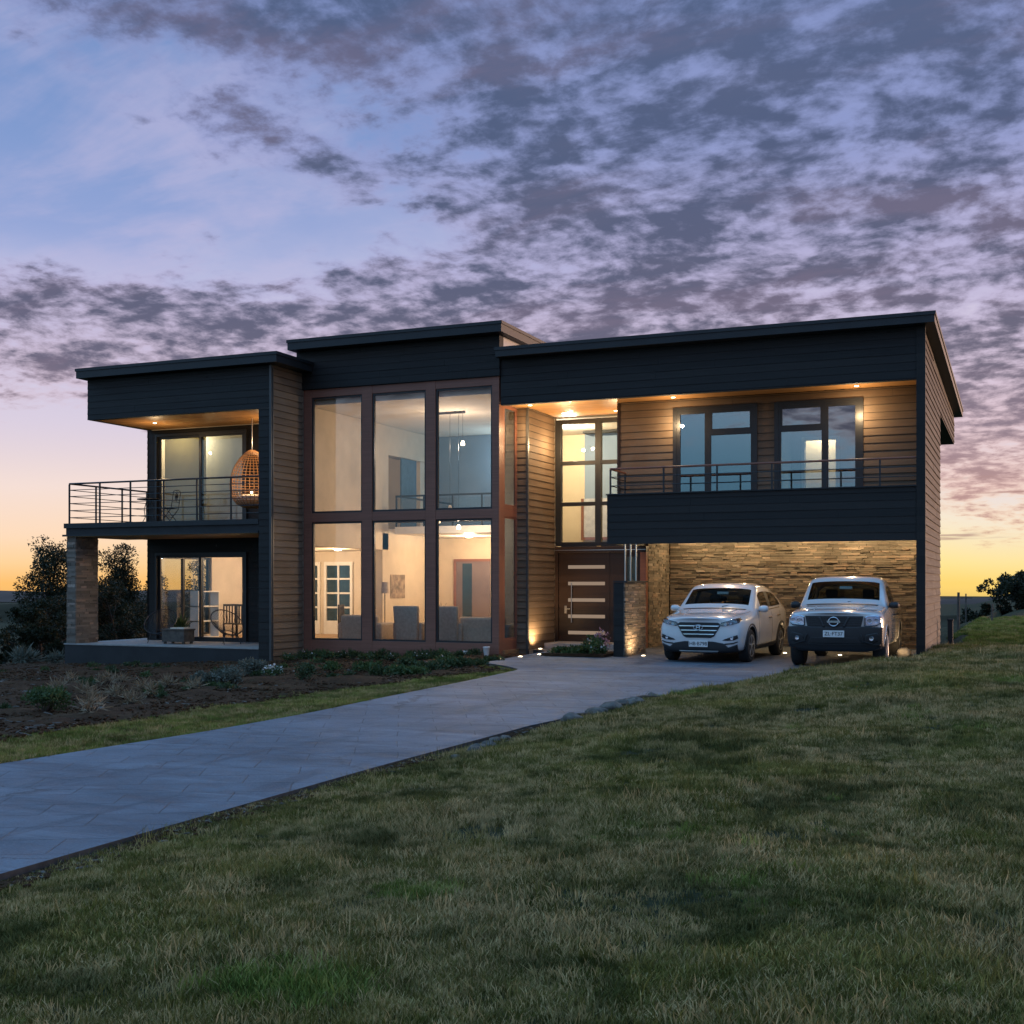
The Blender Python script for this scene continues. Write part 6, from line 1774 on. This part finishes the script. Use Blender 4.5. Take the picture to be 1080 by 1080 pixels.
# rocks and debris along the drive edge
RG = 'rocks along the driveway edge'
for k in range(34):
    y = rng.uniform(10.2, 19.2); x = float(edge(RE, y)) + rng.uniform(.06, .42)
    s_ = rng.uniform(.045, .12) * (1.25 if 13 < y < 17 else .8)
    pebble('rock', (x, y, gz(x, y) + s_ * .3), s_, 'dark rock lying at the grass edge of the driveway', 'rock', M['rock'], RG, .65, k)
for k in range(22):
    x = rng.uniform(-22, -11.2); y = rng.uniform(12, 24); s_ = rng.uniform(.04, .10)
    pebble('rock', (x, y, gz(x, y) + .03), s_, 'grey rock lying on the soil bed', 'rock', M['rock'], 'rocks on the soil bed', .6, 50 + k)
for k, (x, y, L, a) in enumerate(((-4.75, 14.6, .9, 1.3), (-4.62, 15.4, .7, 1.0), (-4.9, 13.6, .8, 1.5))):
    z = gz(x, y) + .06
    t = mesh_obj('stick', *(lambda m_: (m_.v, m_.f))(MB().tube([(-L / 2 * math.cos(a), -L / 2 * math.sin(a), 0), (0, .03, .03), (L / 2 * math.cos(a), L / 2 * math.sin(a), .01)], [.016, .018, .010], 7)), M['post_wood'])
    t.location = (x, y, z)
    tag(t, ['grey stick lying at the driveway edge, longest of three', 'grey stick among the driveway rocks, farthest up the drive', 'grey stick at the driveway edge, lowest down the drive'][k], 'stick')

# ================================================================== GRASS
src = bpy.data.collections.new('grass_tufts')       # not linked: only instanced
def tuft(name, n, h, spread, m, lean=.5, w=.0055, seed=0):
    r = np.random.default_rng(seed)
    V = []; F = []
    for k in range(n):
        a = r.uniform(0, 2 * math.pi); d = spread * math.sqrt(r.random())
        x, y = d * math.cos(a), d * math.sin(a)
        hh = h * r.uniform(.45, 1.15); la = r.uniform(0, 2 * math.pi); lm = lean * r.uniform(.15, 1.0) * hh
        tx, ty = lm * math.cos(la), lm * math.sin(la)
        ba = r.uniform(0, math.pi); wx, wy = w * math.cos(ba), w * math.sin(ba)
        i = len(V)
        V += [(x - wx, y - wy, -.01), (x + wx, y + wy, -.01), (x + tx * .35 + wx * .8, y + ty * .35 + wy * .8, hh * .55), (x + tx * .35 - wx * .8, y + ty * .35 - wy * .8, hh * .55), (x + tx, y + ty, hh)]
        F += [(i, i + 1, i + 2, i + 3), (i + 3, i + 2, i + 4)]
    me = bpy.data.meshes.new(name); me.from_pydata(V, [], F); me.materials.append(M[m]); me.update()
    o = bpy.data.objects.new(name, me); src.objects.link(o); return o
for k in range(4): tuft('a_tuft_%d' % k, 50, .036, .085, 'blade', 1.1, .0024, k)
for k in range(3): tuft('b_tuft_%d' % k, 44, .054, .08, 'blade', 1.0, .0023, 10 + k)
for k in range(2): tuft('c_tuft_%d' % k, 46, .056, .08, 'clover', .9, .0030, 20 + k)
tuft('d_stalks_0', 9, .095, .07, 'blade', .6, .0020, 30)

def scatter(name, X, Y, idx, scl, seed=0, src=src, dz=0.0):
    r = np.random.default_rng(seed)
    n = len(X)
    Z = terrain(X, Y) + dz
    me = bpy.data.meshes.new(name)
    me.vertices.add(n); me.vertices.foreach_set('co', np.stack([X, Y, Z], 1).astype(np.float32).ravel())
    a = me.attributes.new('rot', 'FLOAT_VECTOR', 'POINT')
    a.data.foreach_set('vector', np.stack([r.normal(0, .12, n), r.normal(0, .12, n), r.uniform(0, 6.28, n)], 1).astype(np.float32).ravel())
    a = me.attributes.new('scl', 'FLOAT', 'POINT'); a.data.foreach_set('value', scl.astype(np.float32))
    a = me.attributes.new('pick', 'INT', 'POINT'); a.data.foreach_set('value', idx.astype(np.int32))
    me.update()
    o = bpy.data.objects.new(name, me); link(o)
    ng = bpy.data.node_groups.new(name + '_nodes', 'GeometryNodeTree')
    ng.interface.new_socket('Geometry', in_out='INPUT', socket_type='NodeSocketGeometry')
    ng.interface.new_socket('Geometry', in_out='OUTPUT', socket_type='NodeSocketGeometry')
    gi = ng.nodes.new('NodeGroupInput'); go = ng.nodes.new('NodeGroupOutput')
    ci = ng.nodes.new('GeometryNodeCollectionInfo'); ci.inputs['Collection'].default_value = src
    ci.inputs['Separate Children'].default_value = True; ci.inputs['Reset Children'].default_value = True
    ip = ng.nodes.new('GeometryNodeInstanceOnPoints'); ip.inputs['Pick Instance'].default_value = True
    def na(nm, ty):
        q = ng.nodes.new('GeometryNodeInputNamedAttribute'); q.data_type = ty; q.inputs['Name'].default_value = nm
        return [s_ for s_ in q.outputs if s_.enabled and s_.name == 'Attribute'][0]
    ng.links.new(gi.outputs[0], ip.inputs['Points']); ng.links.new(ci.outputs[0], ip.inputs['Instance'])
    ng.links.new(na('pick', 'INT'), ip.inputs['Instance Index']); ng.links.new(na('rot', 'FLOAT_VECTOR'), ip.inputs['Rotation'])
    ng.links.new(na('scl', 'FLOAT'), ip.inputs['Scale']); ng.links.new(ip.outputs[0], go.inputs[0])
    md = o.modifiers.new('scatter', 'NODES'); md.node_group = ng
    return tag(o, kind='stuff')

def nz(X, Y, s, k):   # cheap smooth value noise
    return (np.sin(X * s * 1.3 + k) * np.cos(Y * s * 1.1 - k * 1.7) + np.sin((X + Y) * s * .73 + k * 2.1) * np.cos((X - Y) * s * .91 + k)) * .5
def lawn_points(n, xr, yr, seed, fall):
    r = np.random.default_rng(seed)
    X = r.uniform(*xr, n); Y = r.uniform(*yr, n)
    D = np.maximum(-X * math.sin(R(22.92)) + Y * math.cos(R(22.92)), 1.2)
    keep = r.random(n) < np.clip(fall(D), 0, 1)
    X, Y, D = X[keep], Y[keep], D[keep]
    return X, Y, D, r
# bank to the right of the drive
X, Y, D, r = lawn_points(700000, (-5.6, 14), (.6, 30), 1, lambda d: np.where(d < 6, 1.0, (6 / d) ** 1.05))
xe = edge(RE, np.minimum(Y, 21.4))
ok = (X > xe + .0 + .07 * nz(X, Y, 4.0, 2.0) + .10 * r.random(len(X)) + np.where((Y > 12) & (Y < 18), .14, 0)) & ~((Y > 22.0) & (X < -1.75 + 0.0 * Y)) & ~((Y > 24.0) & (X < -1.7))
# keep to a wide cone round the view
ok &= (np.abs(X * math.cos(R(22.92)) + Y * math.sin(R(22.92))) < .62 * D + 2.0)
X, Y, D = X[ok], Y[ok], D[ok]
n = len(X)
pn = nz(X, Y, 1.1, .6) + .5 * nz(X, Y, 3.1, 2.0) + r.normal(0, .25, n)
dens = nz(X, Y, 2.2, 4.0) + .6 * nz(X, Y, 5.3, 1.0)
keep = r.random(n) < np.clip(.62 + .55 * dens, .12, 1)
X, Y, D, pn = X[keep], Y[keep], D[keep], pn[keep]; n = len(X)
idx = np.where(pn > .55, r.integers(4, 7, n), r.integers(0, 4, n))
bright = (nz(X, Y, .85, 3.3) + .6 * nz(X, Y, 2.4, 5.0) + r.normal(0, .2, n)) > 1.12
spot_ = np.exp(-(((X + 2.6) / .40) ** 2 + ((Y - 3.9) / .26) ** 2)) + .6 * np.exp(-(((X + 2.75) / .45) ** 2 + ((Y - 5.25) / .22) ** 2))
bright |= spot_ > (.25 + .75 * r.random(n))
idx = np.where(bright, r.integers(7, 9, n), idx)
idx = np.where(r.random(n) < .02 + .05 * (nz(X, Y, 1.3, 9.0) > .5), 9, idx)
scl = r.uniform(.65, 1.25, n) * np.where(D > 9, 1 + (D - 9) * .035, 1.0) * (1 + .42 * nz(X, Y, 2.4, 8.0))
print('grass tufts', n)
scatter('lawn_grass', X, Y, idx, scl, 3)
# verge on the far side of the drive
X, Y, D, r = lawn_points(60000, (-12.6, -8.2), (2.0, 22.5), 2, lambda d: np.where(d < 9, 1.0, (9 / d) ** .8))
ok = (X < edge(LE, Y) - .03) & (X > bed_edge(Y) - .10 + .25 * nz(X, Y, 3.0, 1.0) - .25 * r.random(len(X)))
X, Y = X[ok], Y[ok]; n = len(X)
idx = np.where(r.random(n) < .18, r.integers(7, 9, n), r.integers(0, 7, n))
scatter('verge_grass', X, Y, idx, r.uniform(.7, 1.25, n), 4)
# rougher field grass further right and behind
X, Y, D, r = lawn_points(60000, (-2.0, 20), (26, 75), 5, lambda d: np.where(d < 30, 1.0, (30 / d) ** 1.4))
ok = ~((X < -1.3) & (Y < 40)); X, Y = X[ok], Y[ok]; n = len(X)
scatter('field_grass', X, Y, np.where(r.random(n) < .55, r.integers(7, 9, n), r.integers(0, 7, n)), r.uniform(1.2, 2.2, n), 6)

# clods, bark and dry bits on the soil, uncountable
clods = bpy.data.collections.new('soil_bits')
for k in range(5):
    bm = bmesh.new(); bmesh.ops.create_icosphere(bm, subdivisions=1, radius=.03)
    for v in bm.verts:
        v.co *= 1 + .55 * mnoise.noise(v.co * 40 + Vector((k * 3.1, 0, 0))); v.co.z *= .6
        if k > 2: v.co.x *= 2.6; v.co.y *= .7; v.co.z *= .6
    me = bpy.data.meshes.new('soil_bit'); bm.to_mesh(me); bm.free()
    me.materials.append(M['soil'] if k < 3 else M['post_wood'])
    clods.objects.link(bpy.data.objects.new('bit_%d' % k, me))
r = np.random.default_rng(91)
Y = r.uniform(9, 26.2, 16000); X = bed_edge(Y) - .05 - 14.5 * r.random(16000) ** 1.1
ok = (X > -25.5) & ((Y < 24.8) | (X > -16.9)); X, Y = X[ok], Y[ok]; n = len(X)
scatter('soil_clods', X, Y, np.where(r.random(n) < .93, r.integers(0, 3, n), r.integers(3, 5, n)), r.uniform(.35, 1.0, n) ** 1.6 * 1.35, 12, clods, .055)
Y = r.uniform(2, 20.5, 5200); X = edge(RE, Y) + r.normal(.05, .10, 5200); X = np.maximum(X, edge(RE, Y) + .012); n = len(X)
scatter('edge_debris', X, Y, np.where(r.random(n) < .8, r.integers(0, 3, n), r.integers(3, 5, n)), r.uniform(.3, .9, n), 13, clods, .03)
